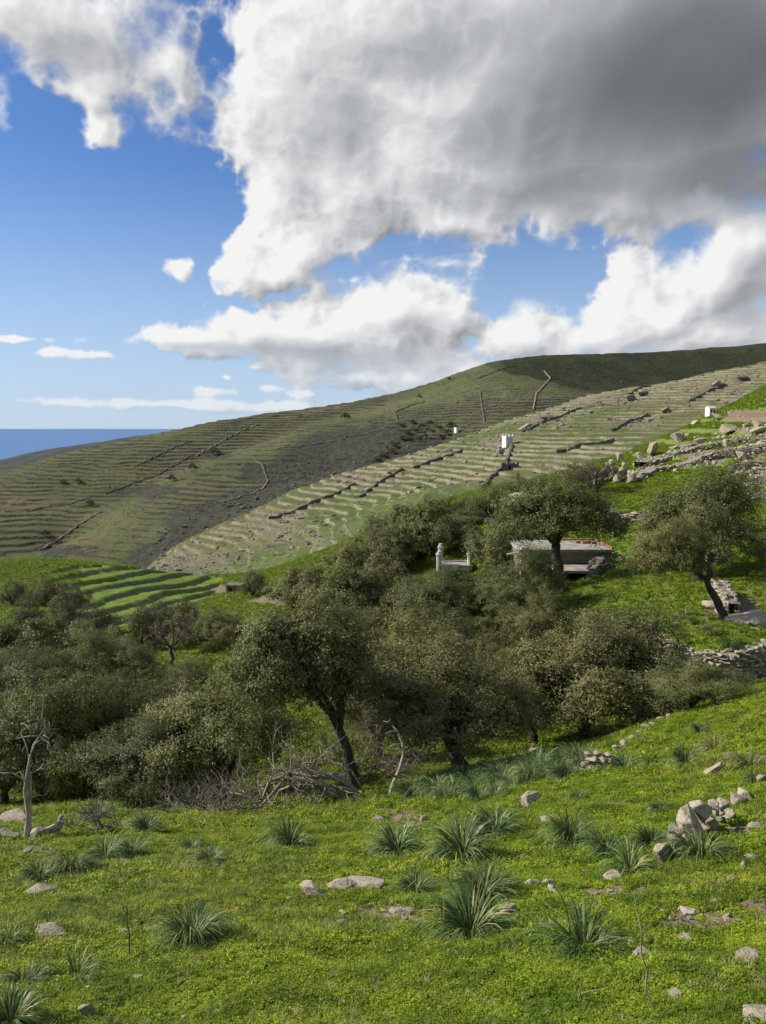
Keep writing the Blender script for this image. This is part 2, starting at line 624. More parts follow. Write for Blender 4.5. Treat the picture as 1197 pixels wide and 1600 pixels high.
def near_full(x, y):
    z = tps_near(x, y)
    r = np.hypot(x, y)
    z = z + 0.10 * fbm(x * 0.55, y * 0.55, 4) * sstep(1.0, 5.0, r) + 0.5 * fbm(x * 0.11 + 5, y * 0.11, 3) * sstep(14, 40, r)
    z = z + (0.05 * fbm(x * 2.2 + 9, y * 2.2, 3) + 0.20 * fbm(x * 1.0 + 2, y * 1.0 + 8, 3)) * sstep(0.5, 3.0, r)
    # the foot of the dry wall is cut into the slope
    d = y - np.interp(x, WALL_X, WALL_Y)
    foot = np.interp(x, WALL_X, WALL_F)
    on = (x > WALL_X[0]) & (x < WALL_X[-1] + 4)
    cut = sstep(-6.5, -3.0, d) * (d < 0.12) * on
    z = z + cut * np.minimum(0, foot - z)
    z = np.where(on & (d >= 0.12) & (d < 1.2), np.maximum(z, np.interp(x, WALL_X, WALL_T) - .12), z)
    rz = np.zeros_like(z)
    far = r > 60
    if np.any(far):
        xs, ys, zs = x[far], y[far], z[far]
        u, v = project(np.stack([xs, ys, zs], -1))
        w = np.where(in_poly(u, v, FIELD), 1.0, 0.0) * sstep(30, 110, u + 30 * fbm(xs * .1, ys * .1, 2))
        hh = -0.19 * xs + 0.03 * ys + 1.0 * fbm(xs * 0.03, ys * 0.03, 2) + 0.30 * fbm(xs * .2, ys * .2, 2)
        tz, rr = terrace(hh, 0.85, 0.24)
        rr = np.clip(rr * 1.3, 0, 1) * (.35 + .65 * sstep(-.2, .1, fbm(xs * .12, ys * .12, 3)))
        w2 = w * sstep(64, 78, np.hypot(xs, ys))
        z[far] = zs + (tz - hh) * w2
        rz[far] = rr * w2
        # terraces climbing the hillside on the right
        g = sstep(24, 34, xs) * sstep(84, 94, ys) * sstep(-.25, .05, fbm(xs * .07 + 3, ys * .07, 3))
        tz, rr = terrace(zs + 0.4 * fbm(xs * 0.05, ys * 0.05, 2), 1.6, 0.25)
        z[far] += (tz - zs) * g * 0.5
        rz[far] = np.maximum(rz[far], rr * g * 0.55)
    return z, rz


def Hn(x, y):
    x = np.atleast_1d(np.asarray(x, float))
    y = np.atleast_1d(np.asarray(y, float))
    return near_full(x, y)[0]


def hn(x, y):
    return float(Hn([x], [y])[0])


mid_pts = ctrl([
    (230, 896, 250), (330, 915, 205), (420, 892, 190), (500, 860, 188), (560, 835, 192), (650, 805, 202), (750, 768, 215), (850, 745, 225), (950, 725, 235),
    (1050, 700, 245), (1197, 670, 250),
    (350, 855, 250), (450, 812, 262), (550, 780, 272), (650, 745, 285), (750, 715, 300), (793, 694, 310), (850, 692, 290), (950, 662, 310), (1050, 640, 322),
    (1150, 620, 332), (1197, 610, 332),
    (225, 892, 275), (300, 858, 300), (380, 818, 320), (450, 778, 340), (530, 747, 360), (600, 730, 370), (680, 702, 382), (750, 676, 392), (800, 656, 397), (850, 640, 402),
    (900, 622, 407), (960, 610, 412), (1050, 595, 420), (1120, 582, 426), (1197, 568, 432)])
for u, v, y in [(100, 960, 260), (225, 892, 340), (300, 858, 380), (450, 778, 430), (600, 730, 470), (750, 676, 500), (900, 622, 520), (1050, 595, 540), (1197, 568, 560), (1400, 560, 560)]:
    p = W(u, v, y)
    mid_pts.append((p[0], p[1], p[2] - 30))
for u, v, y in [(1400, 640, 255), (1400, 560, 340), (1400, 520, 440), (100, 940, 230), (330, 990, 160), (600, 900, 150), (900, 850, 150), (1197, 820, 150)]:
    mid_pts.append(tuple(W(u, v, y)))
tps_mid = TPS(mid_pts, 1e-6)


def mid_full(x, y):
    z = tps_mid(x, y)
    z = z + 4.0 * fbm(x * 0.022, y * 0.022, 4) + 1.2 * np.abs(fbm(x * 0.08 + 3, y * 0.08, 4))
    h = z + 1.6 * fbm(x * 0.03 + 4, y * 0.03, 3) + 0.7 * fbm(x * 0.15, y * 0.15, 2)
    m = sstep(-0.20, 0.02, fbm(x * 0.018 + 40, y * 0.018 + 9, 3))
    tz, rr = terrace(h, 1.45, 0.24)
    brk = sstep(-0.12, 0.06, fbm(x * 0.09 + 70, y * 0.09 + 1, 3))
    return z + (tz - h) * (0.25 + 0.65 * m), rr * (0.55 + 0.45 * m) * (0.60 + 0.40 * brk)


far_pts = ctrl([
    # skyline
    (-120, 770, 950), (0, 738, 980), (60, 722, 1000), (100, 712, 1010), (180, 694, 1040), (230, 684, 1060), (350, 656, 1100), (480, 640, 1140), (600, 620, 1160), (660, 606, 1160), (700, 592, 1160),
    (740, 577, 1160), (800, 561, 1165), (850, 556, 1170), (920, 553, 1200), (1000, 552, 1240), (1100, 545, 1280), (1197, 535, 1310), (1350, 525, 1350),
    # rear terraced slope
    (0, 790, 800), (100, 770, 850), (200, 735, 900), (300, 695, 980), (400, 672, 1030), (60, 830, 720),
    # gully behind the spur
    (10, 872, 640), (100, 852, 700), (200, 778, 830), (330, 716, 930), (420, 684, 990),
    # spur crest
    (60, 886, 560), (150, 824, 640), (250, 757, 740), (330, 722, 810), (470, 674, 930), (600, 642, 1030),
    # its right hand side down to the ravine
    (225, 890, 530), (300, 862, 545), (400, 800, 600), (500, 755, 660), (600, 728, 700), (320, 790, 650), (420, 738, 730), (520, 705, 800), (640, 690, 790),
    # slopes under the summit
    (700, 690, 780), (760, 680, 760), (700, 640, 920), (800, 640, 860), (780, 600, 1020), (900, 610, 950), (1000, 590, 1040), (1100, 575, 1100), (1197, 560, 1150),
    (860, 580, 1080), (950, 640, 820), (1197, 620, 900)])
for u, v, y, dz in [(-120, 770, 1300, -40), (0, 738, 1350, -45), (180, 694, 1400, -50), (350, 656, 1450, -60), (600, 620, 1550, -80), (850, 556, 1600, -120), (1100, 545, 1700, -120), (1350, 525, 1800, -120),
                    (100, 935, 480, 0), (300, 900, 470, 0), (500, 800, 540, 0), (800, 720, 640, 0), (1197, 660, 700, 0), (-120, 880, 560, 0), (-120, 820, 760, 0), (1350, 620, 900, 0)]:
    p = W(u, v, y)
    far_pts.append((p[0], p[1], p[2] + dz))
tps_far = TPS(far_pts, 1e-6)


def far_full(x, y):
    z = tps_far(x, y)
    z = z + 9.0 * fbm(x * 0.008, y * 0.008, 5) + 2.0 * fbm(x * 0.05, y * 0.05, 3)
    h = z + 9.0 * fbm(x * 0.010 + 8, y * 0.010, 3) + 1.8 * fbm(x * 0.06, y * 0.06, 2)
    # fields: blocks of hillside with their own strength of terracing
    cell = vnoise(np.floor(x / 90 + 0.6 * fbm(y * 0.01, x * 0.01, 2)) * 3.7, np.floor(y / 130) * 5.1)
    m = sstep(0.12, 0.35, cell) * sstep(-0.30, -0.05, fbm(x * 0.006 + 20, y * 0.006, 3))
    tz, rr = terrace(h, 3.7, 0.36)
    brk = sstep(-.30, -.04, fbm(x * .022 + 7, y * .022, 3, .6))
    return z + (tz - h) * (0.32 + 0.55 * m * (.3 + .7 * brk)), rr * (0.50 + 0.50 * m) * (.45 + .55 * brk)


def hit(u, v, H, y0, y1, n=600):
    """first place where the sight line of a pixel meets the surface"""
    ys = np.linspace(y0, y1, n)
    d = pix_dir(u, v)
    t = ys / d[1]
    xs, zs = d[0] * t, EYE.z + d[2] * t
    hz_ = H(xs, ys)
    below = np.nonzero(hz_ >= zs)[0]
    i = below[0] if len(below) else n - 1
    return np.array([xs[i], ys[i], float(hz_[i])])


def polar(angs, rs, full, skirt=None):
    A, R = np.meshgrid(np.radians(angs), rs, indexing='ij')
    x = (R * np.sin(A)).ravel()
    y = (R * np.cos(A)).ravel()
    z, rr = full(x, y)
    na, nr = len(angs), len(rs)
    i = np.arange(na - 1)[:, None] * nr + np.arange(nr - 1)[None, :]
    f = np.stack([i, i + nr, i + nr + 1, i + 1], -1).reshape(-1, 4)[:, ::-1]
    return np.stack([x, y, z], 1), np.ascontiguousarray(f), rr


def blobs(V, lst):
    """soft patches on the ground: pixel, radius px -> mask"""
    u, v = project(V)
    m = np.zeros(len(V))
    for (bu, bv, ru, rv) in lst:
        q = np.sqrt(((u - bu) / ru) ** 2 + ((v - bv) / rv) ** 2)
        m = np.maximum(m, 1 - sstep(0.45, 1.0, q + 1.3 * fbm(u / 26.0, v / 11.0, 4, 0.6)))
    return m


# ---- ground materials
def ground_near():
    m, N = new_mat('meadow_ground')
    p = pos(N)
    n1 = N.noise(p, 0.35, 5, 0.6)
    n2 = N.noise(p, 3.0, 6, 0.65)
    n3 = N.noise(p, 14.0, 4, 0.6)
    green = N.mix(N.ramp(n1, 0.35, 0.65), (0.100, 0.165, 0.018), (0.155, 0.220, 0.024))
    green = N.mix(N.ramp(n2, 0.40, 0.70, 0, 0.7), green, (0.055, 0.105, 0.016))
    green = N.mix(N.ramp(n3, 0.60, 0.75, 0, 0.5), green, (0.14, 0.13, 0.045))
    dry = N.noise(p, 0.16, 5, 0.65)
    green = N.mix(N.ramp(dry, 0.50, 0.68, 0, 0.6), green, (0.150, 0.135, 0.060))
    soil = N.mix(N.ramp(n3, 0.3, 0.7), (0.145, 0.110, 0.068), (0.25, 0.205, 0.135))
    col = N.mix(N.ramp(N.math('ADD', N.attr('soil'), N.math('MULTIPLY', N.math('SUBTRACT', n2, 0.5), 0.9)), 0.40, 0.62), green, soil)
    stone = N.mix(N.ramp(N.noise(p, 2.2, 5, 0.65), 0.38, 0.62), (0.10, 0.092, 0.055), (0.23, 0.20, 0.145))
    col = N.mix(N.ramp(N.math('ADD', N.attr('riser'), N.math('MULTIPLY', N.math('SUBTRACT', n2, 0.5), 1.8)), 0.25, 0.75, 0, .8), col, stone)
    return finish(m, N, col, 0.95, 0.1, bump(N, N.math('ADD', n2, N.math('MULTIPLY', n3, 0.4)), 0.8, 0.12))


def ground_mid():
    m, N = new_mat('terraced_ridge_ground')
    p = pos(N)
    n0 = N.noise(p, 0.022, 4, 0.55)
    n1 = N.noise(p, 0.09, 6, 0.65)
    n2 = N.noise(p, 0.55, 6, 0.7)
    n3 = N.noise(p, 2.0, 3, 0.6)
    green = N.mix(N.ramp(n1, 0.38, 0.62), (0.078, 0.112, 0.030), (0.118, 0.142, 0.046))
    green = N.mix(N.ramp(n0, 0.45, 0.62, 0, 0.75), green, (0.150, 0.140, 0.068))
    green = N.mix(N.ramp(n2, 0.52, 0.70, 0, 0.75), green, (0.050, 0.060, 0.026))
    stone = N.mix(N.ramp(n3, 0.35, 0.65), (0.31, 0.265, 0.19), (0.125, 0.115, 0.07))
    stone = N.mix(N.ramp(n2, 0.45, 0.65, 0, .6), stone, (0.10, 0.105, 0.05))
    col = N.mix(N.ramp(n3, 0.56, 0.70, 0, 0.6), green, (0.25, 0.215, 0.15))
    k = N.math('ADD', N.math('MULTIPLY', N.attr('riser'), 1.45), N.math('MULTIPLY', N.math('SUBTRACT', n2, 0.5), 1.5))
    k = N.math('ADD', k, N.math('MULTIPLY', N.math('SUBTRACT', n3, 0.5), 1.0))
    col = N.mix(N.ramp(k, 0.30, 0.80), col, N.mix(.35, stone, (0.31, 0.275, 0.195)))
    r2 = N.math('ADD', N.attr('rocky'), N.math('MULTIPLY', N.math('SUBTRACT', n2, 0.5), 2.6))
    r2 = N.math('ADD', r2, N.math('MULTIPLY', N.math('SUBTRACT', n3, 0.5), 1.8))
    col = N.mix(N.ramp(r2, 0.40, 1.15, 0, .9), col, stone)
    return finish(m, N, col, 0.95, 0.1, bump(N, n2, 0.9, 0.9))


def ground_far():
    m, N = new_mat('far_hill_ground')
    p = pos(N)
    n0 = N.noise(p, 0.006, 4, 0.55)
    n1 = N.noise(p, 0.03, 6, 0.65)
    n2 = N.noise(p, 0.16, 6, 0.72)
    n3 = N.noise(p, 0.6, 3, 0.6)
    green = N.mix(N.ramp(n0, 0.40, 0.62), (0.100, 0.126, 0.050), (0.138, 0.150, 0.070))
    green = N.mix(N.ramp(n1, 0.45, 0.66, 0, 0.8), green, (0.120, 0.105, 0.066))
    green = N.mix(N.ramp(n2, 0.50, 0.68, 0, 0.8), green, (0.060, 0.064, 0.036))
    k = N.math('ADD', N.math('MULTIPLY', N.attr('riser'), 1.15), N.math('MULTIPLY', N.math('SUBTRACT', n2, 0.5), 0.9))
    wall = N.mix(N.ramp(n3, 0.4, 0.65), (0.040, 0.038, 0.030), (0.105, 0.095, 0.072))
    col = N.mix(N.ramp(k, 0.28, 0.62, 0, 0.95), green, wall)
    scree_or_cloudshade = N.mix(N.ramp(n2, 0.36, 0.68), (0.040, 0.042, 0.034), (0.090, 0.089, 0.074))
    scree_or_cloudshade = N.mix(N.ramp(n3, 0.62, 0.74, 0, 0.45), scree_or_cloudshade, (0.15, 0.145, 0.12))
    k2 = N.math('ADD', N.math('MULTIPLY', N.attr('scrub'), 1.5), N.math('MULTIPLY', N.math('SUBTRACT', n1, 0.5), 1.6))
    col = N.mix(N.ramp(k2, 0.15, 1.0, 0, 0.82), col, scree_or_cloudshade)
    hm = N.math('ADD', N.attr('scree_or_cloudshade'), N.math('MULTIPLY', N.math('SUBTRACT', n1, 0.5), 0.5))
    col = N.mix(N.ramp(hm, 0.30, 0.75, 0, 0.85), col, N.mix(N.ramp(n2, 0.4, 0.7), (0.030, 0.038, 0.020), (0.050, 0.050, 0.032)))  # the summit's cloud shadow is painted into the ground colour
    red = N.math('MULTIPLY', N.attr('red'), N.ramp(n2, 0.50, 0.62))
    col = N.mix(red, col, (0.23, 0.135, 0.085))
    return finish(m, N, col, 0.95, 0.05, bump(N, N.math('ADD', n2, N.math('MULTIPLY', n3, 0.5)), 1.0, 3.0))


SOIL = [(630, 1283, 75, 22), (965, 1200, 60, 16), (600, 1430, 120, 20), (770, 1440, 90, 14), (1090, 1440, 120, 22), (960, 1395, 130, 14), (60, 1330, 60, 20), (70, 1390, 50, 14),
        (1150, 1300, 60, 26), (30, 1280, 60, 14), (1190, 1420, 50, 30), (250, 1455, 70, 10), (1150, 960, 60, 18), (1170, 945, 30, 14), (950, 1005, 60, 12),
        (430, 940, 60, 8), (860, 1190, 60, 14), (1020, 1000, 50, 14), (1120, 712, 90, 14), (1175, 650, 60, 12), (1140, 672, 40, 8), (1185, 740, 40, 24), (1000, 1480, 60, 9), (350, 920, 40, 10), (520, 1260, 40, 10)]
angs = np.concatenate([np.linspace(-180, -40, 30)[:-1], np.linspace(-40, -29, 30)[:-1], np.linspace(-29, 29, 380), np.linspace(29, 40, 30)[1:], np.linspace(40, 180, 30)[1:]])
rs = np.concatenate([[0.02, 0.4, 0.8, 1.2], np.geomspace(1.6, 30, 230), np.linspace(30, 60, 110)[1:], np.linspace(60, 140, 215)[1:], np.linspace(140, 200, 50)[1:]])
V, F, R = polar(angs, rs, near_full)
soil = blobs(V, SOIL) * (V[:, 1] > 0)
ground = mesh_obj('meadow_ground', V, F, ground_near(), smooth=True, attrs={'riser': R, 'soil': soil})
tag(ground, kind='structure')

angs = np.linspace(-31, 34, 510)
rs = np.concatenate([np.linspace(160, 440, 470), np.linspace(440, 520, 20)[1:]])
V, F, R = polar(angs, rs, mid_full)
rocky = blobs(V, [(850, 655, 70, 24), (780, 690, 60, 20), (950, 625, 90, 14), (700, 715, 50, 14), (1130, 600, 90, 18), (300, 880, 110, 30), (420, 820, 90, 40), (500, 850, 40, 16), (1000, 660, 60, 14), (560, 745, 80, 14), (1150, 640, 60, 20)])
ridge = mesh_obj('terraced_ridge', V, F, ground_mid(), smooth=False, attrs={'riser': R, 'rocky': rocky})
tag(ridge, kind='structure')

SCREE = [(195, 890), (240, 838), (285, 795), (400, 762), (425, 735), (470, 690), (560, 672), (640, 668), (690, 690), (640, 725), (560, 750), (450, 790), (380, 830), (300, 880), (230, 895)]
angs = np.linspace(-33, 34, 570)
rs = np.concatenate([np.linspace(460, 1180, 440), np.linspace(1180, 1320, 70)[1:], np.linspace(1320, 1800, 20)[1:]])
V, F, R = polar(angs, rs, far_full)
fu, fv = project(V)
scrub = sum(np.where(in_poly(fu + dx + 40 * fbm(fu * .02, fv * .03, 4), fv + dy + 26 * fbm(fu * .02 + 9, fv * .03, 4), SCREE), 0.2, 0.0) for dx, dy in ((0, 0), (12, 6), (-12, -6), (10, -8), (-10, 8)))
scrub = np.maximum(scrub, blobs(V, [(440, 745, 90, 30), (100, 860, 60, 12), (230, 770, 60, 14), (330, 712, 40, 8)]) * 0.8)
scree_or_cloudshade = sum(np.where(in_poly(fu + dx + 60 * fbm(fu * .02 + 5, fv * .03, 4), fv + dy + 30 * fbm(fu * .02, fv * .03 + 4, 4), [(835, 500), (1400, 480), (1400, 650), (930, 616), (880, 600), (850, 590), (760, 570)]), 0.2, 0.0) for dx, dy in ((0, 0), (30, 8), (-30, -8), (16, -12), (-16, 12)))  # mask of the cloud shadow painted over the summit slopes
red = blobs(V, [(120, 845, 70, 20), (170, 810, 60, 16), (60, 790, 60, 20), (210, 740, 70, 12)])
far = mesh_obj('far_hill', V, F, ground_far(), smooth=False, attrs={'riser': R, 'scrub': scrub, 'scree_or_cloudshade': scree_or_cloudshade, 'red': red})
tag(far, kind='structure')

# headland, sea
tps_head = TPS(ctrl([(-150, 745, 2100), (0, 719, 2200), (60, 706, 2250), (120, 697, 2300), (180, 690, 2350), (240, 684, 2400), (330, 672, 2500),
                     (-150, 800, 1500), (0, 775, 1500), (120, 750, 1550), (240, 730, 1600)]) +
               [tuple(W(u, v, y) + np.array([0, 0, -130])) for u, v, y in [(-150, 745, 2700), (0, 719, 2800), (180, 690, 2900), (330, 672, 3000)]], 1e-6)
V, F, R = polar(np.linspace(-36, -8, 160), np.linspace(1450, 3100, 120), lambda x, y: (tps_head(x, y) + 14 * fbm(x * .006, y * .006, 5), x * 0))
m, N = new_mat('headland_heath')
n1 = N.noise(pos(N), 0.012, 6, 0.65)
finish(m, N, N.mix(N.ramp(n1, 0.4, 0.65), (0.050, 0.058, 0.052), (0.092, 0.090, 0.078)), 0.95, 0.05)
tag(mesh_obj('headland', V, F, m, smooth=True), kind='structure')

m, N = new_mat('sea_water')
n1 = N.noise(pos(N), 0.02, 5, 0.6)
finish(m, N, N.mix(n1, (0.042, 0.120, 0.290), (0.056, 0.145, 0.330)), 0.35, 0.5, bump(N, n1, 0.4, 2.0))
SEA = -235.0
tag(mesh_obj('sea', [(-160000, -20000, SEA), (160000, -20000, SEA), (160000, 170000, SEA), (-160000, 170000, SEA)], [(0, 1, 2, 3)], m), kind='structure')


# ================================================================== trees
def leaf_mat(name, dark, light, silver, amount=0.25, transl=0.22):
    m, N = new_mat(name)
    t = N.attr('tint')
    rnd = N.node('ShaderNodeObjectInfo').outputs['Random']
    col = N.mix(N.ramp(t, 0.0, 0.8, 0, 1, False), dark, light)
    col = N.mix(N.ramp(t, 0.86, 0.92, 0, 1), col, silver)
    patch = N.noise(objco(N), 0.9, 2, 0.5)
    col = N.mix(N.ramp(patch, 0.45, 0.70, 0, 0.4), col, N.mix(0.6, light, (0.17, 0.15, 0.055)))
    rnd2 = N.math('FRACT', N.math('MULTIPLY', rnd, 7.31))
    col = N.mix(0.8, col, N.mix(rnd, (0.70, 0.72, 0.76), (1.30, 1.24, 1.08)), 'MULTIPLY')
    col = N.mix(0.7, col, N.mix(rnd2, (0.90, 1.02, 0.82), (1.12, 1.02, 1.00)), 'MULTIPLY')
    return finish(m, N, col, 0.58, 0.18, None, transl, N.mix(0.5, col, (0.12, 0.14, 0.03)))


M_OLIVE = leaf_mat('olive_leaves', (0.104, 0.114, 0.042), (0.172, 0.184, 0.074), (0.250, 0.256, 0.150))
M_LEMON = leaf_mat('citrus_leaves', (0.040, 0.065, 0.014), (0.105, 0.130, 0.026), (0.20, 0.20, 0.05))
M_SCRUB = leaf_mat('scrub_leaves', (0.050, 0.050, 0.032), (0.100, 0.094, 0.062), (0.14, 0.13, 0.10))
M_BROWN = leaf_mat('brown_twig_leaves', (0.060, 0.045, 0.036), (0.115, 0.088, 0.066), (0.16, 0.13, 0.10))


def bark_mat(name, a, b):
    m, N = new_mat(name)
    p = objco(N)
    st = N.node('ShaderNodeMapping')
    st.inputs['Scale'].default_value = (9, 9, 1.6)
    N.l.new(p, st.inputs[0])
    n1 = N.noise(st.outputs[0], 2.5, 6, 0.65)
    n2 = N.noise(p, 7.0, 4, 0.6)
    col = N.mix(N.ramp(n1, 0.36, 0.66), a, b)
    col = N.mix(N.ramp(n2, 0.6, 0.75, 0, 0.5), col, (b[0] * 1.5, b[1] * 1.5, b[2] * 1.4))
    return finish(m, N, col, 0.95, 0.1, bump(N, n1, 1.0, 0.04))


M_BARK = bark_mat('olive_bark', (0.045, 0.038, 0.030), (0.105, 0.092, 0.074))
M_DEAD = bark_mat('dead_wood', (0.27, 0.24, 0.205), (0.46, 0.42, 0.37))
M_TWIG = bark_mat('dry_twigs', (0.130, 0.108, 0.088), (0.25, 0.215, 0.18))
M_BRANCH = bark_mat('fallen_limb_bark', (0.17, 0.142, 0.11), (0.40, 0.35, 0.285))
M_ALMOND = bark_mat('bare_twigs_bark', (0.080, 0.058, 0.050), (0.15, 0.115, 0.10))


def rand_dirs(n, r):
    d = r.normal(size=(n, 3))
    return d / np.linalg.norm(d, axis=1, keepdims=True)


def leaves_mesh(name, centers, radii, per, r, ll=0.085, lw=0.024, up=0.25, mat=None, twig=15):
    """sprays of narrow leaves round every cluster centre"""
    cs, ds, os_ = [], [], []
    for c, rad in zip(centers, radii):
        n = max(20, int(per * (rad / np.mean(radii)) ** 2))
        td = rand_dirs(twig, r)
        td[:, 2] += up
        td /= np.linalg.norm(td, axis=1, keepdims=True)
        ti = r.integers(0, twig, n)
        t = r.random(n) ** 0.42 * np.where(r.random(n) < .16, 1.45, 1.0)
        bend = td[ti] * (t[:, None] * rad)
        bend[:, 2] -= (t ** 2) * rad * 0.18
        p = c + bend + r.normal(size=(n, 3)) * rad * 0.13
        d = td[ti] * 0.8 + r.normal(size=(n, 3)) * 0.62
        cs.append(p)
        ds.append(d)
        os_.append((p - c) / rad)
    P = np.concatenate(cs)
    Dd = np.concatenate(ds)
    n = len(P)
    O = np.concatenate(os_)
    oc = P - centers.mean(0)
    oc /= np.linalg.norm(oc, axis=1, keepdims=True) + 1e-9
    Nn = 0.70 * O + 0.55 * oc + np.array([0, 0, 0.30]) + r.normal(size=(n, 3)) * 0.33
    Nn /= np.linalg.norm(Nn, axis=1, keepdims=True) + 1e-9
    Dd = Dd - Nn * (Dd * Nn).sum(1, keepdims=True) * 0.85
    Dd /= np.linalg.norm(Dd, axis=1, keepdims=True) + 1e-9
    S = np.cross(Dd, Nn)
    S /= np.linalg.norm(S, axis=1, keepdims=True) + 1e-9
    L = (ll * (0.65 + 0.7 * r.random(n)))[:, None]
    Wd = (lw * (0.7 + 0.6 * r.random(n)))[:, None]
    V = np.stack([P, P + Dd * L * .5 + S * Wd * .5, P + Dd * L, P + Dd * L * .5 - S * Wd * .5], 1).reshape(-1, 3)
    F = np.arange(4 * n).reshape(n, 4)
    tint = np.repeat(r.random(n), 4)
    return V, F, tint


def curve_pts(a, b, n, sag, r, wob=0.06):
    a, b = np.array(a, float), np.array(b, float)
    ln = np.linalg.norm(b - a)
    out = []
    off = r.normal(size=(n, 3)) * wob * ln
    for i in range(n):
        t = i / (n - 1)
        p = a * (1 - t) + b * t
        p = p + np.array([0, 0, sag * ln * 4 * t * (1 - t)]) + off[i] * math.sin(math.pi * t)
        out.append(p)
    return out


def make_olive(seed, H=5.0, Wd=5.0, nclu=110, per=240, ll=0.085, lw=0.024, bush=False, lean=(0, 0), lobes=None, mat=None, fork=0.17, trunk_r=0.19, sub=0.85, low=-0.55, crad=0.098, bark=None):
    """-> (trunk mesh, crown mesh), base at the origin"""
    r = np.random.default_rng(seed)
    lx, ly = lean
    if lobes is None:
        lobes = [((lx, ly, H * 0.72), (Wd * .27, Wd * .27, H * 0.26), 1.0), ((lx * .6, ly * .6, H * .48), (Wd * .30, Wd * .30, H * .30), .5)]
        k0 = int(r.integers(5, 8))
        a0 = r.random() * 6.28
        for q in range(k0):
            a = a0 + q * 2 * math.pi / k0 + r.uniform(-.3, .3)
            d_ = Wd * r.uniform(.26, .36)
            s_ = Wd * r.uniform(.17, .26)
            lobes.append(((lx + math.cos(a) * d_, ly + math.sin(a) * d_, H * r.uniform(.30, .66)), (s_, s_, s_ * H / Wd * r.uniform(.8, 1.05)), .75))
    cen = []
    wsum = sum(l[2] for l in lobes)
    for (c, rad, w) in lobes:
        k = int(nclu * w / wsum)
        d = rand_dirs(k * 4, r)
        d = d[d[:, 2] > low][:k]
        az = np.arctan2(d[:, 1], d[:, 0])
        ph = r.random(3) * 6.28
        bumps = 1 + .13 * np.sin(3 * az + ph[0] + 2 * d[:, 2]) + .10 * np.sin(5 * az + ph[1] - 3 * d[:, 2]) + .12 * np.sin(4 * d[:, 2] + ph[2] + az)
        rr = (0.40 + 0.60 * r.random(len(d)) ** 0.40) * bumps
        cen.append(np.array(c) + d * np.array(rad) * rr[:, None] * 0.90)
    cen = np.concatenate(cen)
    crads = Wd * crad * (0.65 + 0.8 * r.random(len(cen)))
    crads[r.random(len(cen)) < 0.22] *= 0.6
    V, F, tint = leaves_mesh('crown', cen, crads, per, r, ll, lw)
    crown = mesh_obj('crown', V, F, mat or M_OLIVE, attrs={'tint': tint}, link=False)
    # wood
    mb = MB()
    fz = H * fork * (0.15 if bush else 1.0)
    frk = np.array([lx * 0.42, ly * 0.42, fz])
    n = 7
    pts = [frk * np.array([(i / (n - 1)) ** 1.25, (i / (n - 1)) ** 1.25, i / (n - 1)]) + r.normal(size=3) * 0.03 * (0 < i < n - 1) for i in range(n)]
    pts[0] = pts[0] + np.array([0, 0, -0.35])
    rad = [trunk_r * (1.55 if i == 0 else 1.25 - 0.35 * i / (n - 1)) * (0.92 + 0.16 * r.random()) for i in range(n)]
    mb.tube(pts, rad, 9)
    nl = 5
    az = np.arctan2(cen[:, 1] - frk[1], cen[:, 0] - frk[0])
    ph0 = r.random() * 6.28
    grp = np.floor(((az + ph0) % (2 * math.pi)) / (2 * math.pi) * nl).astype(int)
    for g in range(nl):
        sel = np.nonzero(grp == g)[0]
        if len(sel) == 0:
            continue
        tgt = cen[sel].mean(0) * 0.85 + cen[sel][r.integers(len(sel))] * 0.15
        pl = curve_pts(frk, tgt, 7, 0.06, r, 0.06)
        rl = np.linspace(trunk_r * 0.72, trunk_r * 0.22, 7)
        mb.tube(pl, rl, 6)
        for ci in sel:
            if r.random() > sub:
                continue
            st = pl[int(r.integers(2, 7))]
            pb = curve_pts(st, cen[ci], 4, 0.04, r, 0.09)
            mb.tube(pb, np.linspace(trunk_r * 0.17, trunk_r * 0.04, 4), 4, cap=False)
    trunk = mb.build('trunk', bark or M_BARK, link=False, smooth=True)
    return trunk, crown


PROTO = {}


def proto(key, **kw):
    t, c = make_olive(**kw)
    PROTO[key] = (t.data, c.data, kw.get('H', 5.0), kw.get('Wd', 5.0))


# near kinds (fine leaves), middle distance kinds, far bushes
for i in range(4):
    proto('n%d' % i, seed=100 + i, nclu=150, per=310, H=5.0, Wd=5.0, ll=0.098, lw=0.033, lean=[(0.2, 0), (-0.5, 0.1), (0.4, -0.2), (-0.1, 0.3)][i], low=[-.85, -.95, -.8, -.9][i])
for i in range(3):
    proto('m%d' % i, seed=200 + i, nclu=100, per=175, ll=0.17, lw=0.068, lean=[(0.3, 0), (-0.4, 0), (0.1, 0.2)][i], low=-0.95)
proto('t0', seed=240, nclu=130, per=280, ll=0.11, lw=0.034, lean=(-.3, 0), fork=.42, lobes=[((-.2, 0, 4.2), (1.3, 1.3, .8), 1.0), ((-1.5, .2, 3.6), (1.1, 1.1, .75), .7), ((1.2, 0, 3.7), (1.1, 1.1, .7), .7), ((0, -1.1, 3.2), (1.1, 1.0, .7), .6), ((-1.7, -.5, 2.7), (.9, .9, .6), .4), ((1.5, -.5, 2.9), (.8, .8, .55), .35), ((0, 1, 3.3), (1.3, 1.1, .9), .5)])
proto('b0', seed=300, nclu=70, per=110, ll=0.15, lw=0.05, bush=True, low=-0.85, H=4.0)
proto('b1', seed=301, nclu=70, per=110, ll=0.15, lw=0.05, bush=True, low=-0.85, H=4.0)
proto('s0', seed=310, nclu=60, per=110, ll=0.16, lw=0.05, bush=True, low=-0.85, H=3.5, mat=M_SCRUB)
proto('w0', seed=311, nclu=70, per=120, ll=0.20, lw=0.022, bush=True, low=-0.85, H=4.0, mat=M_BROWN)
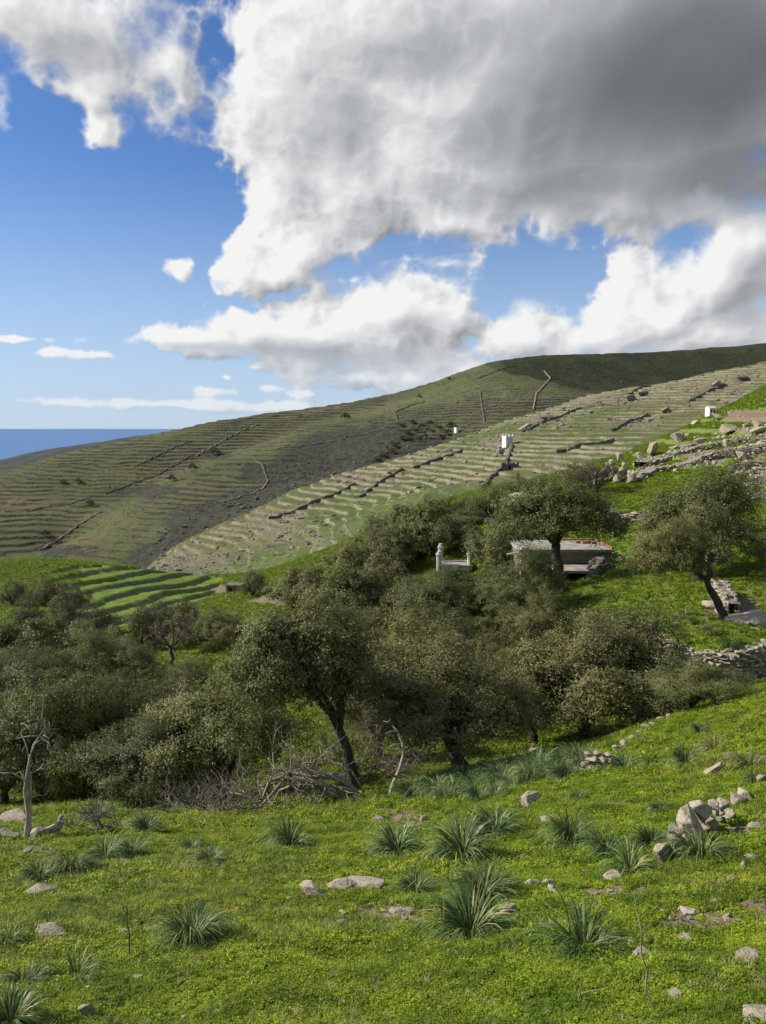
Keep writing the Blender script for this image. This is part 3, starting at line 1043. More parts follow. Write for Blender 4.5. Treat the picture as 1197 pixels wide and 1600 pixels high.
proto('l0', seed=320, nclu=60, per=170, ll=0.12, lw=0.05, low=-0.8, H=4.0, Wd=4.0, mat=M_LEMON)
proto('f0', seed=330, nclu=36, per=36, ll=0.36, lw=0.20, bush=True, low=-0.85, H=4.0, mat=M_SCRUB)


def base_at(u, y):
    """ground point in the column of pixel u at depth y"""
    x = (u - 598.5) / FPX * y / math.cos(PITCH)
    for _ in range(3):
        z = hn(x, y)
        d = (y * math.cos(PITCH) - (z - EYE.z) * math.sin(PITCH))
        x = (u - 598.5) / FPX * d
    return x, y, hn(x, y)


def plant(key, u, vtop, wpx, y, label, name='olive_tree', cat='olive tree', group='olive trees in the grove', ub=None, rot=None, hmin=1.2, hmax=8.5, ymin=0.0):
    tm, cm, ph, pw = PROTO[key]
    ratio = 0.80 if cat != 'bush' else 0.68
    y_min = max(20.5, y * 0.62, ymin)
    while True:                                   # stand the tree where its height suits its spread
        x, y, z = base_at(u if ub is None else ub, y)
        wd = wpx / FPX * math.hypot(y, z) * 1.20
        H = W(u, vtop, y)[2] - z
        if H >= ratio * wd or y * 0.98 < y_min:
            break
        y *= 0.98
    H = min(max(H, hmin), hmax) / 0.98
    e = empty(name, (x, y, z - 0.05))
    e.rotation_euler = (0, 0, random.uniform(0, 6.28) if rot is None else rot)
    e.scale = (wd / pw, wd / pw, H / ph)
    for nm, me in (('trunk', tm), ('crown', cm)):
        o = bpy.data.objects.new(nm, me)
        C.objects.link(o)
        o.parent = e
    tag(e, label, cat, group)
    return e, (x, y, z, H, wd)


# ---- the leaning olive in front, modelled by itself
bx_, by_, bz_ = base_at(556, 19.2)
px = 1 / FPX * 21.5
t, c = make_olive(seed=41, H=5.2, Wd=4.2, nclu=140, per=360, lean=(-1.0, 0), fork=0.34, trunk_r=0.125, crad=0.115, ll=0.10, lw=0.034,
                  lobes=[((-0.9, 0.1, 4.35), (1.0, 1.0, .62), 1.0), ((-1.9, 0.1, 4.0), (.95, 1.0, .62), .9), ((-0.25, -0.3, 3.75), (.75, .8, .6), .6), ((-1.3, -0.5, 3.4), (.9, .8, .6), .7), ((-2.3, -.2, 3.2), (.8, .8, .55), .6), ((-0.7, 0.3, 2.85), (.75, .7, .5), .35), ((-1.4, .9, 3.6), (1.0, .8, .8), .5)])
e = empty('olive_tree', (bx_, by_, bz_ - 0.05))
for o in (t, c):
    C.objects.link(o)
    o.parent = e
tag(e, 'olive tree with bare dark leaning trunk rising from the pile of fallen limbs', 'olive tree', 'olive trees in the grove')

OLIVES = [
    # nearest row
    ('n0', 385, 1040, 215, 21.5, 'full low olive tree directly left of the leaning trunk', dict(ub=345, rot=0.4)),
    ('n1', 700, 992, 250, 23.5, 'spreading olive tree with crooked dark trunk between dead sapling and big rounded olive', dict(ub=722, rot=0.2)),
    ('n2', 905, 944, 230, 26.0, 'largest rounded olive tree above the asphodel band, left half of the pair', dict(rot=1.0)),
    ('n3', 1005, 938, 210, 27.5, 'largest rounded olive tree above the asphodel band, right half of the pair', dict(rot=2.2)),
    ('n1', 1075, 1030, 120, 29.5, 'low dark olive tree in front of the dry stone wall end', dict(rot=3.0)),
    ('n0', 835, 1005, 130, 28.0, 'smaller olive tree tucked against the left of the rounded pair', dict(rot=4.0)),
    ('n2', 65, 1034, 165, 25.5, 'tall yellowish olive tree behind the bleached dead tree', dict(rot=0.5)),
    ('n3', 140, 1050, 150, 26.5, 'olive tree with tall dark trunk right of the bleached dead tree', dict(rot=1.8)),
    ('n0', 210, 1046, 165, 28.0, 'tall olive tree in the left row, next to the small leaning one', dict(rot=3.3)),
    ('n1', 262, 1128, 180, 22.8, 'low olive tree leaning over the meadow edge at the left', dict(rot=0.1)),
    ('n3', 5, 1105, 130, 24.5, 'dark olive tree cut by the left picture edge, front row', dict(rot=5.0)),
    # second row
    ('n1', 640, 945, 165, 33.0, 'broad olive tree behind the spreading one, with thin bare twigs', dict(rot=2.0)),
    ('n2', 560, 945, 105, 40.0, 'slender olive tree with forked trunk on a green bank', dict(rot=2.6)),
    ('n0', 590, 1030, 130, 27.0, 'pale olive tree behind the thicket of dry branches', dict(rot=5.5)),
    ('n3', 305, 1024, 120, 33.0, 'rounded olive tree below the bare almond tree', dict(rot=0.9)),
    ('n2', 360, 952, 75, 53.0, 'small open olive tree with dark trunk on the sunny bank', dict(rot=2.9)),
    ('n1', 130, 985, 115, 44.0, 'silvery olive tree in the second row left of the almond', dict(rot=4.4)),
    ('n0', 60, 1008, 120, 38.0, 'olive tree in the second row above the yellowish crown', dict(rot=0.7)),
    ('n2', 0, 1010, 100, 40.0, 'olive tree at the left picture edge, second row', dict(rot=1.4)),
    ('m0', 75, 960, 110, 58.0, 'round dark olive tree below the scrubby terraces', dict()),
    ('m1', 15, 968, 100, 55.0, 'round dark olive tree at left edge below the scrubby terraces', dict()),
    ('m0', 225, 943, 80, 63.0, 'upright olive tree standing at the foot of the terraced field', dict()),
    ('m2', 290, 940, 80, 66.0, 'olive tree directly behind the bare almond tree', dict()),
    ('m0', 335, 950, 70, 62.0, 'olive tree right of the almond below the stone hut', dict()),
    ('n0', 690, 945, 115, 45.0, 'olive tree left of the yellow-green citrus tree', dict()),
    ('n1', 705, 888, 110, 55.0, 'wide olive tree hiding the front of the turreted house', dict()),
    ('m2', 640, 892, 95, 60.0, 'olive tree left of the turreted house, front', dict()),
    ('m1', 545, 880, 105, 65.0, 'olive tree at the left flank of the grove by the bright grass', dict()),
    ('m2', 500, 876, 85, 76.0, 'olive tree standing before the bright grass patch', dict()),
    ('m0', 458, 884, 70, 77.0, 'outermost olive tree of the grove towards the stone hut', dict()),
    ('m2', 600, 862, 100, 70.0, 'dense olive tree in the upper grove, middle', dict()),
    ('m1', 545, 848, 80, 86.0, 'dark olive tree at the grove edge right of the bright grass', dict()),
    ('m2', 590, 822, 75, 98.0, 'dark olive tree below the lone round bush on the grove edge', dict()),
    ('m0', 628, 786, 85, 106.0, 'tall dark olive tree on the upper grove edge', dict()),
    ('m1', 675, 776, 95, 108.0, 'broad dark olive tree on the upper grove edge, towards the slabs', dict()),
    ('m2', 705, 803, 80, 92.0, 'olive tree above the left turret', dict(ymin=83)),
    ('m1', 618, 822, 80, 92.0, 'round olive tree under the tall dark ones of the upper grove', dict()),
    ('m0', 795, 790, 100, 76.0, 'broad olive tree just left of the crown over the house', dict(ymin=68)),
    ('t0', 852, 752, 165, 56.0, 'tall olive tree standing over the flat roofed house', dict(ub=872, rot=0.0)),
    ('n3', 830, 846, 125, 56.0, 'open olive tree hiding the left wall of the house', dict(rot=0.2)),
    ('m1', 775, 825, 75, 74.0, 'olive tree right of the brown bush, above the house pole', dict()),
    ('n0', 800, 890, 100, 50.0, 'olive tree below the house, in front of its terrace', dict(rot=3.9)),
    ('n1', 855, 925, 110, 43.0, 'olive tree below the house, over the rounded pair', dict(rot=0.8)),
    ('n2', 750, 915, 70, 56.0, 'small olive tree under the right turret', dict(rot=0.3)),
    ('n3', 440, 960, 110, 40.0, 'olive tree seen just above the leaning olive crown', dict(rot=1.1)),
    ('n2', 1082, 716, 165, 49.0, 'tall dark olive tree on the bank under the long rubble wall', dict(ub=1086, rot=0.6, hmax=9.5)),
    ('m0', 590, 885, 90, 62.0, 'olive tree in the heart of the grove above the slender one', dict()),
    ('m1', 655, 832, 80, 88.0, 'olive tree in the upper grove left of the left turret', dict(ymin=80)),
    ('m0', 570, 835, 75, 92.0, 'small olive tree between the dark ones on the grove edge', dict(ymin=80)),
    ('m2', 740, 795, 70, 98.0, 'olive tree between turreted house and rock slabs', dict(ymin=86)),
    ('m1', 500, 925, 90, 52.0, 'olive tree directly behind the leaning olive crown', dict()),
    ('n3', 200, 998, 95, 42.0, 'grey olive tree directly left of the bare almond tree', dict(rot=5.2)),
    ('m2', 130, 968, 80, 60.0, 'small olive tree beside the round dark one below the terraces', dict()),
    ('n2', 790, 985, 85, 37.0, 'grey olive tree behind the rounded pair, left', dict(rot=2.5)),
    ('m1', 716, 884, 80, 66.0, 'olive tree standing right before the turreted house wall', dict(ymin=60)),
    # bushes beyond the grove
    ('b0', 590, 800, 48, 112.0, 'lone round dark bush on the grove edge against the pale terraces', dict(name='bush', cat='bush', group='bushes on the slope')),
    ('b1', 705, 772, 45, 126.0, 'small round bush left of the purple-brown bush', dict(name='bush', cat='bush', group='bushes on the slope')),
    ('b0', 768, 750, 75, 122.0, 'largest dark round bush above the rock slabs', dict(name='bush', cat='bush', group='bushes on the slope')),
    ('b1', 805, 738, 48, 120.0, 'dark bush below the small ruin under the white dovecote', dict(name='bush', cat='bush', group='bushes on the slope')),
    ('b0', 845, 738, 55, 112.0, 'dark bush beside the bare whitish tree', dict(name='bush', cat='bush', group='bushes on the slope')),
    ('b1', 892, 718, 60, 108.0, 'round green bush next to the brown one by the rock outcrop', dict(name='bush', cat='bush', group='bushes on the slope')),
    ('w0', 932, 710, 72, 104.0, 'rounded purple-brown leafless bush by the rock outcrop', dict(name='bush', cat='bush', group='brown bushes')),
    ('w0', 736, 768, 36, 122.0, 'purple-brown leafless bush left of the largest dark bush', dict(name='bush', cat='bush', group='brown bushes')),
    ('w0', 742, 855, 55, 78.0, 'brown leafless bush right above the turreted house', dict(ymin=80, name='bush', cat='bush', group='brown bushes')),
    ('s0', 395, 890, 50, 108.0, 'brown thorny bush on the pale scree near the hut', dict(name='bush', cat='bush', group='brown bushes')),
    ('l0', 770, 938, 62, 44.0, 'yellow-green citrus tree in front of the grass clearing', dict(name='citrus_tree', cat='citrus tree', group='citrus trees')),
    ('l0', 758, 885, 36, 66.0, 'small citrus tree beside the right turret', dict(name='citrus_tree', cat='citrus tree', group='citrus trees')),
    # dark scrub on the terraced field
    ('s0', 70, 898, 62, 95.0, 'dark grey bush on the upper left terraces', dict(name='bush', cat='bush', group='scrub on the terraced field')),
    ('s0', 112, 908, 66, 91.0, 'widest dark grey bush in the middle of the terraced scrub', dict(name='bush', cat='bush', group='scrub on the terraced field')),
    ('s0', 48, 932, 60, 84.0, 'dark grey bush at the lower left of the terraced scrub', dict(name='bush', cat='bush', group='scrub on the terraced field')),
    ('s0', 100, 934, 70, 82.0, 'dark grey bush at the lower edge of the terraced scrub', dict(name='bush', cat='bush', group='scrub on the terraced field')),
    ('s0', 20, 905, 50, 98.0, 'dark grey bush on the terraces at the left picture edge', dict(name='bush', cat='bush', group='scrub on the terraced field')),
    ('s0', 287, 932, 44, 92.0, 'small grey bush at the right end of the green terraces', dict(name='bush', cat='bush', group='scrub on the terraced field')),
    ('s0', 150, 945, 60, 78.0, 'grey bush between terraces and the olive grove', dict(name='bush', cat='bush', group='scrub on the terraced field')),
    ('s0', 250, 935, 50, 80.0, 'grey bush under the curved terraces', dict(name='bush', cat='bush', group='scrub on the terraced field')),
]
for key, u, vt, wpx, y, lab, kw in OLIVES:
    plant(key, u, vt, wpx, y, lab, **kw)

# the low leaning olive on the terrace above the dry wall
bx_, by_, bz_ = base_at(1132, 40.0)
t, c = make_olive(seed=57, H=5.6, Wd=5.4, nclu=130, per=270, lean=(-2.1, 0), fork=0.30, trunk_r=0.20, ll=0.10, lw=0.03,
                  lobes=[((-2.95, 0, 4.4), (1.3, 1.3, .8), 1.0), ((-3.95, .2, 3.9), (1.1, 1.1, .7), .7), ((-1.85, -.2, 4.0), (1.1, 1.1, .75), .7), ((-2.95, -.7, 3.3), (1.1, .9, .65), .6), ((-4.65, -.2, 3.1), (.9, .9, .55), .4), ((-1.55, -.3, 3.0), (.9, .9, .6), .4), ((-3.75, .2, 2.8), (.8, .8, .5), .3)])
e = empty('olive_tree', (bx_, by_, bz_ - 0.05))
for o in (t, c):
    C.objects.link(o)
    o.parent = e
tag(e, 'leaning olive tree with curved trunk rooted beside the bare rock slab', 'olive tree', 'olive trees in the grove')


# ---- bare trees and dead wood
def twigs(mb, start, d, ln, rad, depth, r, spread=0.55, kids=(2, 4), sides=5, grav=0.0):
    n = 4
    p = np.array(start, float)
    d = np.array(d, float)
    d /= np.linalg.norm(d)
    pts = [p.copy()]
    for i in range(n - 1):
        d = d + r.normal(size=3) * 0.17 + np.array([0, 0, grav])
        d /= np.linalg.norm(d)
        p = p + d * ln / (n - 1)
        pts.append(p.copy())
    mb.tube(pts, np.linspace(rad, rad * 0.6, n), sides if depth > 1 else 3, cap=depth > 1)
    if depth <= 0:
        return
    for k in range(int(r.integers(kids[0], kids[1] + 1))):
        s = pts[-1] if k == 0 else pts[int(r.integers(1, n))]
        nd = d + r.normal(size=3) * spread
        twigs(mb, s, nd, ln * r.uniform(0.55, 0.85), rad * 0.55, depth - 1, r, spread, kids, sides, grav)


def bare_tree(name, u, y, h, seed, label, mat, cat='bare tree', depth=5, lean=(0, 0, 1), rad=0.10, group='leafless trees', kids=(2, 3), spread=0.55, split=0.28):
    x, y, z = base_at(u, y)
    e = empty(name, (x, y, z - 0.05))
    r = np.random.default_rng(seed)
    mb = MB()
    tr = curve_pts((0, 0, -0.3), (lean[0] * h * split, lean[1] * h * split, h * split), 6, 0.0, r, 0.05)
    mb.tube(tr, np.linspace(rad * 1.3, rad * 0.8, 6), 7)
    mb.build('trunk', mat, e, smooth=True)
    mb = MB()
    for k in range(5):
        a = k * 1.26 + r.random()
        twigs(mb, tr[-1], (math.cos(a) * 0.75 + lean[0] * .3, math.sin(a) * 0.75, 0.8), h * 0.30, rad * 0.55, depth, r, spread, kids)
    tag(mb.build('branches', mat, e), kind='stuff')
    tag(e, label, cat, group)
    return e


bare_tree('almond_tree', 268, 42.0, 4.0, 5, 'bare purple-brown almond tree with tangled twigs amid the olives', M_ALMOND, 'almond tree', depth=6, kids=(2, 3), rad=0.13)
bare_tree('almond_tree', 764, 37.0, 2.6, 6, 'small bare purple-brown tree on the grass below the citrus tree', M_ALMOND, 'almond tree', depth=5, kids=(2, 3), rad=0.06)
bare_tree('bare_tree', 872, 104.0, 4.2, 8, 'bare whitish tree among the dark bushes under the outcrop', M_DEAD, depth=5, rad=0.10)
bare_tree('bare_tree', 740, 36.0, 3.4, 9, 'thin bare tree of pale twigs left of the grass clearing', M_TWIG, depth=5, rad=0.06)

# bleached dead tree on the left with its stump
x, y, z = base_at(42, 13.3)
e = empty('dead_tree', (x, y, z + .06))
r = np.random.default_rng(4)
k = 1 / FPX * 15.0          # metres per photograph pixel there
def dp(du, dv, dy=0.0):
    return (du * k, dy, -dv * k)
mb = MB()
mb.tube([dp(-3, 18), dp(0, 0), dp(5, -38), dp(1, -72), dp(6, -100), dp(12, -128)], [0.14, 0.07, 0.044, 0.036, 0.03, 0.024], 9)
mb.tube([dp(6, 14, .02), dp(4, -20, .03), dp(7, -60, .03), dp(10, -100, .02)], [0.09, 0.04, 0.03, 0.02], 6)
mb.build('trunk', M_DEAD, e, smooth=True)
mb = MB()
limbs = [[(10, -118), (4, -140), (-2, -150)], [(11, -125), (20, -145), (30, -152), (34, -160)], [(12, -126), (16, -142), (26, -156), (33, -166), (32, -178)],
         [(26, -156), (14, -156), (2, -154), (-8, -152)], [(14, -156), (10, -168), (2, -172), (-4, -170)], [(32, -158), (40, -152), (46, -160), (50, -162)],
         [(33, -166), (30, -185), (31, -200), (29, -213)], [(31, -174), (26, -180), (24, -186)], [(12, -100), (24, -106), (30, -114), (34, -112)],
         [(24, -106), (32, -108), (36, -116)], [(8, -60), (16, -66), (24, -66)], [(8, -85), (-4, -95), (-14, -102), (-40, -104)], [(34, -160), (40, -170), (38, -176)],
         [(10, -70), (0, -84), (-6, -100)], [(30, -152), (40, -148), (44, -142)]]
for L in limbs:
    dy = r.uniform(-0.2, 0.2)
    P = [dp(a, b, dy * i / len(L)) for i, (a, b) in enumerate(L)]
    mb.tube(P, np.linspace(0.018, 0.005, len(P)), 5)
    for q in range(2):
        twigs(mb, P[-1 - q], (r.uniform(-1, 1), r.uniform(-.5, .5), r.uniform(-.3, .9)), r.uniform(.10, .22), .006, 1, r, .7, (1, 2), 4)
tag(mb.build('branches', M_DEAD, e, smooth=True), kind='stuff')
mb = MB()
for (a, b, c_, d_, rr) in [(10, 4, 26, -22, .13), (24, 0, 52, -28, .11), (30, 8, 48, 0, .15), (12, 14, 34, 18, .17), (44, -10, 52, -34, .06)]:
    P = curve_pts(dp(a, b), dp(c_, d_, r.uniform(-.2, .2)), 6, 0.05, r, 0.08)
    mb.tube(P, [rr * (1.1 - 0.12 * i + r.uniform(-.1, .1)) for i in range(6)], 7)
mb.build('stump', M_DEAD, e)
mb = MB()
P = curve_pts(dp(-60, 6, -.1), dp(24, 22, -.25), 9, 0.03, r, 0.03)
mb.tube(P, [0.20 - 0.008 * i + r.uniform(-.02, .02) for i in range(9)], 8)
P = curve_pts(dp(-55, 0, .1), dp(-10, -4, 0), 6, 0.05, r, 0.06)
mb.tube(P, [0.12, .12, .10, .10, .08, .05], 7)
mb.build('fallen_log', M_BRANCH, e)
tag(e, 'bleached dead tree with split stump standing at the left meadow edge', 'dead tree')

# dead sapling
x, y, z = base_at(608, 17.0)
e = empty('dead_sapling', (x, y, z))
k = 1 / FPX * 20.5
mb = MB()
mb.tube([dp(-2, 6), dp(0, 0), dp(6, -22), dp(14, -40), dp(20, -62), dp(18, -80), dp(10, -96), dp(2, -106)], [.07, .055, .05, .045, .04, .034, .026, .014], 7)
mb.build('trunk', M_DEAD, e, smooth=True)
mb = MB()
for L in [[(20, -62), (30, -66), (42, -56), (44, -48)], [(19, -70), (10, -76), (-2, -72)], [(12, -92), (4, -96), (-6, -94)], [(4, -104), (0, -112), (2, -118)],
          [(2, -106), (-8, -108)], [(6, -22), (20, -28), (34, -24), (46, -14), (56, -2)], [(20, -28), (30, -20), (34, -6)], [(34, -24), (44, -26), (52, -22)], [(10, -30), (2, -40), (-4, -44)],
          [(8, -26), (14, -10), (20, 2)]]:
    dy = r.uniform(-.5, .1)
    mb.tube([dp(a, b, dy * i / len(L)) for i, (a, b) in enumerate(L)], np.linspace(0.030, 0.008, len(L)), 5)
tag(mb.build('branches', M_TWIG, e, smooth=True), kind='stuff')
tag(e, 'pale dead sapling with crooked stem beside the fallen limbs', 'dead tree')

# fallen limbs arching over the grass
x, y, z = base_at(500, 17.0)
e = empty('fallen_limbs', (x, y, z + .05))
k = 1 / FPX * 18.6
ARCS = [[(60, -8), (25, -30), (-15, -44), (-50, -42), (-74, -24), (-94, 2), (-112, 30), (-122, 42)],
        [(56, -4), (15, -24), (-20, -36), (-52, -32), (-70, -14), (-84, 10), (-98, 34)],
        [(50, 0), (15, -14), (-15, -26), (-42, -22), (-64, -4), (-80, 22), (-86, 34)],
        [(60, -2), (30, 2), (8, 8), (-14, 14), (-34, 16)], [(52, 4), (24, 10), (2, 18), (-24, 26)],
        [(66, -10), (34, -36), (5, -46), (-25, -54), (-48, -50), (-70, -40)],
        [(60, -10), (36, -26), (12, -30), (-16, -30), (-40, -14), (-54, 10), (-58, 26)],
        [(50, -6), (20, -8), (-8, -12), (-28, 0), (-38, 20)], [(64, -12), (50, -40), (30, -56), (2, -66)], [(40, -20), (20, -40), (-6, -56), (-30, -72)]]
for i, L in enumerate(ARCS):
    mb = MB()
    off = r.uniform(-.7, .8)
    P = [dp(a + r.uniform(-7, 7), b + r.uniform(-7, 5), off * j / len(L) + r.uniform(-.12, .12)) for j, (a, b) in enumerate(L)]
    w0 = [.085, .07, .05, .055, .04, .04, .04, .04, .03, .028][i]
    mb.tube(P, [w0 * (1 - .75 * j / (len(P) - 1)) * r.uniform(.85, 1.15) for j in range(len(P))], 7)
    for q in range(2, len(P)):
        for _ in range(2):
            twigs(mb, P[q], (r.uniform(-1, .6), r.uniform(-.7, .7), r.uniform(-.4, .9)), r.uniform(.3, .8), 0.017, 3, r, 0.6, (1, 3))
    mb.build('limb', M_BRANCH, e, smooth=True)
tag(e, 'arching fallen olive limbs piled at the foot of the leaning trunk', 'branch pile')


def thicket(name, u0, u1, y0, y1, h, n, seed, label, mat, ln=0.5, depth=3):
    """a heap of dry brushwood"""
    r = np.random.default_rng(seed)
    xm, ym, zm = base_at((u0 + u1) / 2, (y0 + y1) / 2)
    e = empty(name, (xm, ym, zm))
    for part in range(2):
        mb = MB()
        for i in range(n // 2):
            y = r.uniform(y0, y1)
            u = u0 + (u1 - u0) * r.beta(2, 2)
            x, y, z = base_at(u, y)
            a = r.uniform(0, 6.28)
            el = r.uniform(0.05, 1.1)
            twigs(mb, (x - xm, y - ym, z - zm + r.uniform(0, h * 0.35)), (math.cos(a), math.sin(a), el), ln * r.uniform(.7, 1.3), 0.016 * r.uniform(.6, 1.5), depth, r, 0.5, (2, 3), 4)
        tag(mb.build('twigs', mat, e), kind='stuff')
    tag(e, label, 'brushwood')
    return e


thicket('brush_thicket', 500, 640, 20.5, 24, 1.8, 62, 21, 'thicket of dry brown branches behind the leaning trunk', M_TWIG, 0.85, 4)
thicket('brush_thicket', 400, 520, 19.5, 22, 1.2, 42, 22, 'tangle of dry twigs behind the arching fallen limbs', M_TWIG, 0.6, 4)
thicket('brush_heap', 255, 400, 16.5, 18, 0.6, 70, 23, 'low heap of grey brushwood on the grass left of the fallen limbs', M_TWIG, 0.45, 3)
thicket('brush_heap', 120, 200, 13.6, 15, 0.3, 22, 24, 'sparse dry twigs lying right of the dead tree stump', M_TWIG, 0.32, 3)
thicket('brush_thicket', 940, 1060, 24.5, 26, 1.0, 36, 25, 'dry grey brush under the rounded olive pair', M_TWIG, 0.5, 3)
thicket('brush_thicket', 210, 330, 20.5, 22.5, 0.8, 40, 26, 'dry brush under the low leaning olive at left', M_TWIG, 0.5, 3)


# ================================================================== stones, walls, rocks
def hull_rock(seed, n=15, flat=0.7, detail=0):
    r = np.random.default_rng(seed)
    bm = bmesh.new()
    pts = rand_dirs(n, r) * (0.82 + 0.36 * r.random((n, 1)))
    pts[:, 2] *= flat
    # square it a little, stones here split along flat planes
    pts = np.sign(pts) * np.abs(pts) ** 0.8
    for p in pts:
        bm.verts.new(p * 0.5)
    bmesh.ops.convex_hull(bm, input=bm.verts)
    bmesh.ops.delete(bm, geom=[v for v in bm.verts if not v.link_faces], context='VERTS')
    if detail:
        bmesh.ops.bevel(bm, geom=list(bm.edges), offset=0.022, segments=1, affect='EDGES')
        bmesh.ops.triangulate(bm, faces=bm.faces)
        bmesh.ops.subdivide_edges(bm, edges=bm.edges, cuts=detail, use_grid_fill=True)
        for v in bm.verts:
            q = Vector(v.co) * 4.0 + Vector((seed * 3.1, 0, 0))
            v.co += v.co.normalized() * (0.02 * mnoise.noise(q) + 0.022 * mnoise.noise(q * 3.1) - 0.05 * max(0.0, abs(mnoise.noise(Vector((q.x * 1.6, q.y * 1.6, q.z * 3)))) * -1 + .12))
    me = bpy.data.meshes.new('stone')
    bm.to_mesh(me)
    bm.free()
    return me


STONES = [hull_rock(500 + i, 13, 0.72) for i in range(9)]
SLABS = [hull_rock(540 + i, 13, 0.42) for i in range(5)]
BIGS = [hull_rock(560 + i, 12, 0.80, 2) for i in range(6)]
FLATS = [hull_rock(580 + i, 16, 0.40, 2) for i in range(4)]
for me in STONES + BIGS + FLATS + SLABS:
    me.materials.append(M_STONE)
STONES_G = []
for me in STONES:
    g = me.copy()
    g.materials.clear()
    g.materials.append(M_STONE_GREY)
    STONES_G.append(g)


def stone(me, loc, size, rz=0.0, tilt=0.25, parent=None, name='stone', r=random):
    o = bpy.data.objects.new(name, me)
    C.objects.link(o)
    o.location = loc
    o.scale = size
    o.rotation_euler = (r.uniform(-tilt, tilt), r.uniform(-tilt, tilt), rz)
    if parent is not None:
        o.parent = parent
    return o


def joined_stones(name, items, mat, parent=None):
    """many small stones as one mesh; items: (x,y,z, sx,sy,sz, rz, which)"""
    Vs, Fs, off = [], [], 0
    for (x, y, z, sx, sy, sz, rz, w) in items:
        me = STONES[w % len(STONES)]
        v = np.array([p.co for p in me.vertices]) * np.array([sx, sy, sz])
        c, s = math.cos(rz), math.sin(rz)
        v = np.stack([v[:, 0] * c - v[:, 1] * s + x, v[:, 0] * s + v[:, 1] * c + y, v[:, 2] + z], 1)
        Vs.append(v)
        Fs.extend([tuple(i + off for i in p.vertices) for p in me.polygons])
        off += len(v)
    return mesh_obj(name, np.concatenate(Vs), Fs, mat, parent)


def resample(P, step):
    P = np.array(P, float)
    seg = np.linalg.norm(np.diff(P[:, :2], axis=0), axis=1)
    t = np.concatenate([[0], np.cumsum(seg)])
    n = max(2, int(t[-1] / step))
    s = np.linspace(0, t[-1], n)
    return np.stack([np.interp(s, t, P[:, i]) for i in range(P.shape[1])], 1)


def dry_wall(name, P, label, cat='stone wall', size=0.30, seed=1, group=None, meshes=None, thick=0.5, kind_stones=True, mat=None, jit=1.0):
    """P: polyline of (x, y, z_foot, z_top); each stone an object in courses, with a rubble core behind"""
    r = random.Random(seed)
    meshes = meshes or STONES
    o = np.mean(np.array(P), axis=0)
    e = empty(name, (o[0], o[1], o[2]))
    Q = resample(P, size * 0.5)
    core = MB()
    n = len(Q)
    L, F_ = [], []
    for i in range(n):
        t = Q[min(i + 1, n - 1), :2] - Q[max(i - 1, 0), :2]
        t = t / (np.linalg.norm(t) + 1e-9)
        nn = np.array([-t[1], t[0]])
        for sgn, z in ((-1, Q[i, 2] - .2), (-1, Q[i, 3] - size * .35), (1, Q[i, 3] - size * .35), (1, Q[i, 2] - .2)):
            p = Q[i, :2] + nn * sgn * thick * 0.38
            L.append((p[0] - o[0], p[1] - o[1], z - o[2]))
    for i in range(n - 1):
        for k in range(3):
            F_.append((4 * i + k, 4 * i + k + 1, 4 * i + 5 + k, 4 * i + 4 + k))
    mesh_obj('core', L, F_, M_STONE_GREY, e)
    items = []
    s = 0.0
    seglen = np.concatenate([[0], np.cumsum(np.linalg.norm(np.diff(Q[:, :2], axis=0), axis=1))])
    for side in (-1, 1):
        for c in range(12):
            s = r.uniform(0, size)
            while s < seglen[-1]:
                w = size * r.uniform(0.55, 1.5)
                h = size * r.uniform(0.5, 0.85)
                i = int(np.searchsorted(seglen, s).clip(1, n - 1))
                q = Q[i]
                z = q[2] + (c + 0.4) * size * 0.56
                if z < q[3] + size * 0.1 * r.uniform(-1, 2):
                    t = Q[i, :2] - Q[i - 1, :2]
                    rz = math.atan2(t[1], t[0])
                    nx, ny = -math.sin(rz), math.cos(rz)
                    d = side * thick * 0.40 + r.uniform(-.05, .05) * jit
                    items.append((q[0] + nx * d - o[0], q[1] + ny * d - o[1], z - o[2] + r.uniform(-.03, .03), w * 1.05, size * r.uniform(.8, 1.2), h * 1.1, rz + r.uniform(-.2, .2), r.randrange(9)))
                s += w * 0.92
    if kind_stones and len(items) < 300:
        for it in items:
            stone(meshes[it[7]], it[:3], it[3:6], it[6], 0.18, e, r=r)
    else:
        tag(joined_stones('stones', items, mat or M_STONE, e), kind='stuff')
    tag(e, label, cat, group)
    return e


def ground_px(u, v, y0, y1):
    return hit(u, v, Hn, y0, y1)


# dry wall holding the terrace on the right
P = []
for u, v, y, hgt in WALL:
    p = W(u, v, y)
    P.append((p[0], p[1], p[2] - hgt - 0.3, p[2]))
dry_wall('dry_stone_wall', P, 'dry stone retaining wall below the grass terrace at right', size=0.30, seed=3, thick=0.6, meshes=STONES_G)
# rubble terrace wall right of the house
P = []
for u, v, y, hgt in [(897, 776, 80, .7), (915, 786, 79, 1.3), (935, 793, 78, 1.5), (955, 800, 77, 1.3), (975, 800, 77, 1.1), (995, 796, 78, 1.0), (1020, 800, 78, .9)]:
    p = hit(u, v + 14, Hn, 50, 110)
    P.append((p[0], p[1], p[2] - .3, p[2] + hgt * random.uniform(.5, .9)))
dry_wall('rubble_wall', P, 'tumbled terrace wall of pale rubble right of the tree over the house', size=0.34, seed=4, kind_stones=False, thick=1.3, jit=5)
P = []
for u, v, hgt in ((952, 826, 1.5), (958, 832, 1.3), (962, 838, .9)):
    p = hit(u, v, Hn, 50, 110)
    P.append((p[0], p[1], p[2] - .2, p[2] + hgt))
dry_wall('rubble_wall', P, 'short upright stub of stone wall on the grass below the rubble terrace', size=0.32, seed=5, thick=0.6)
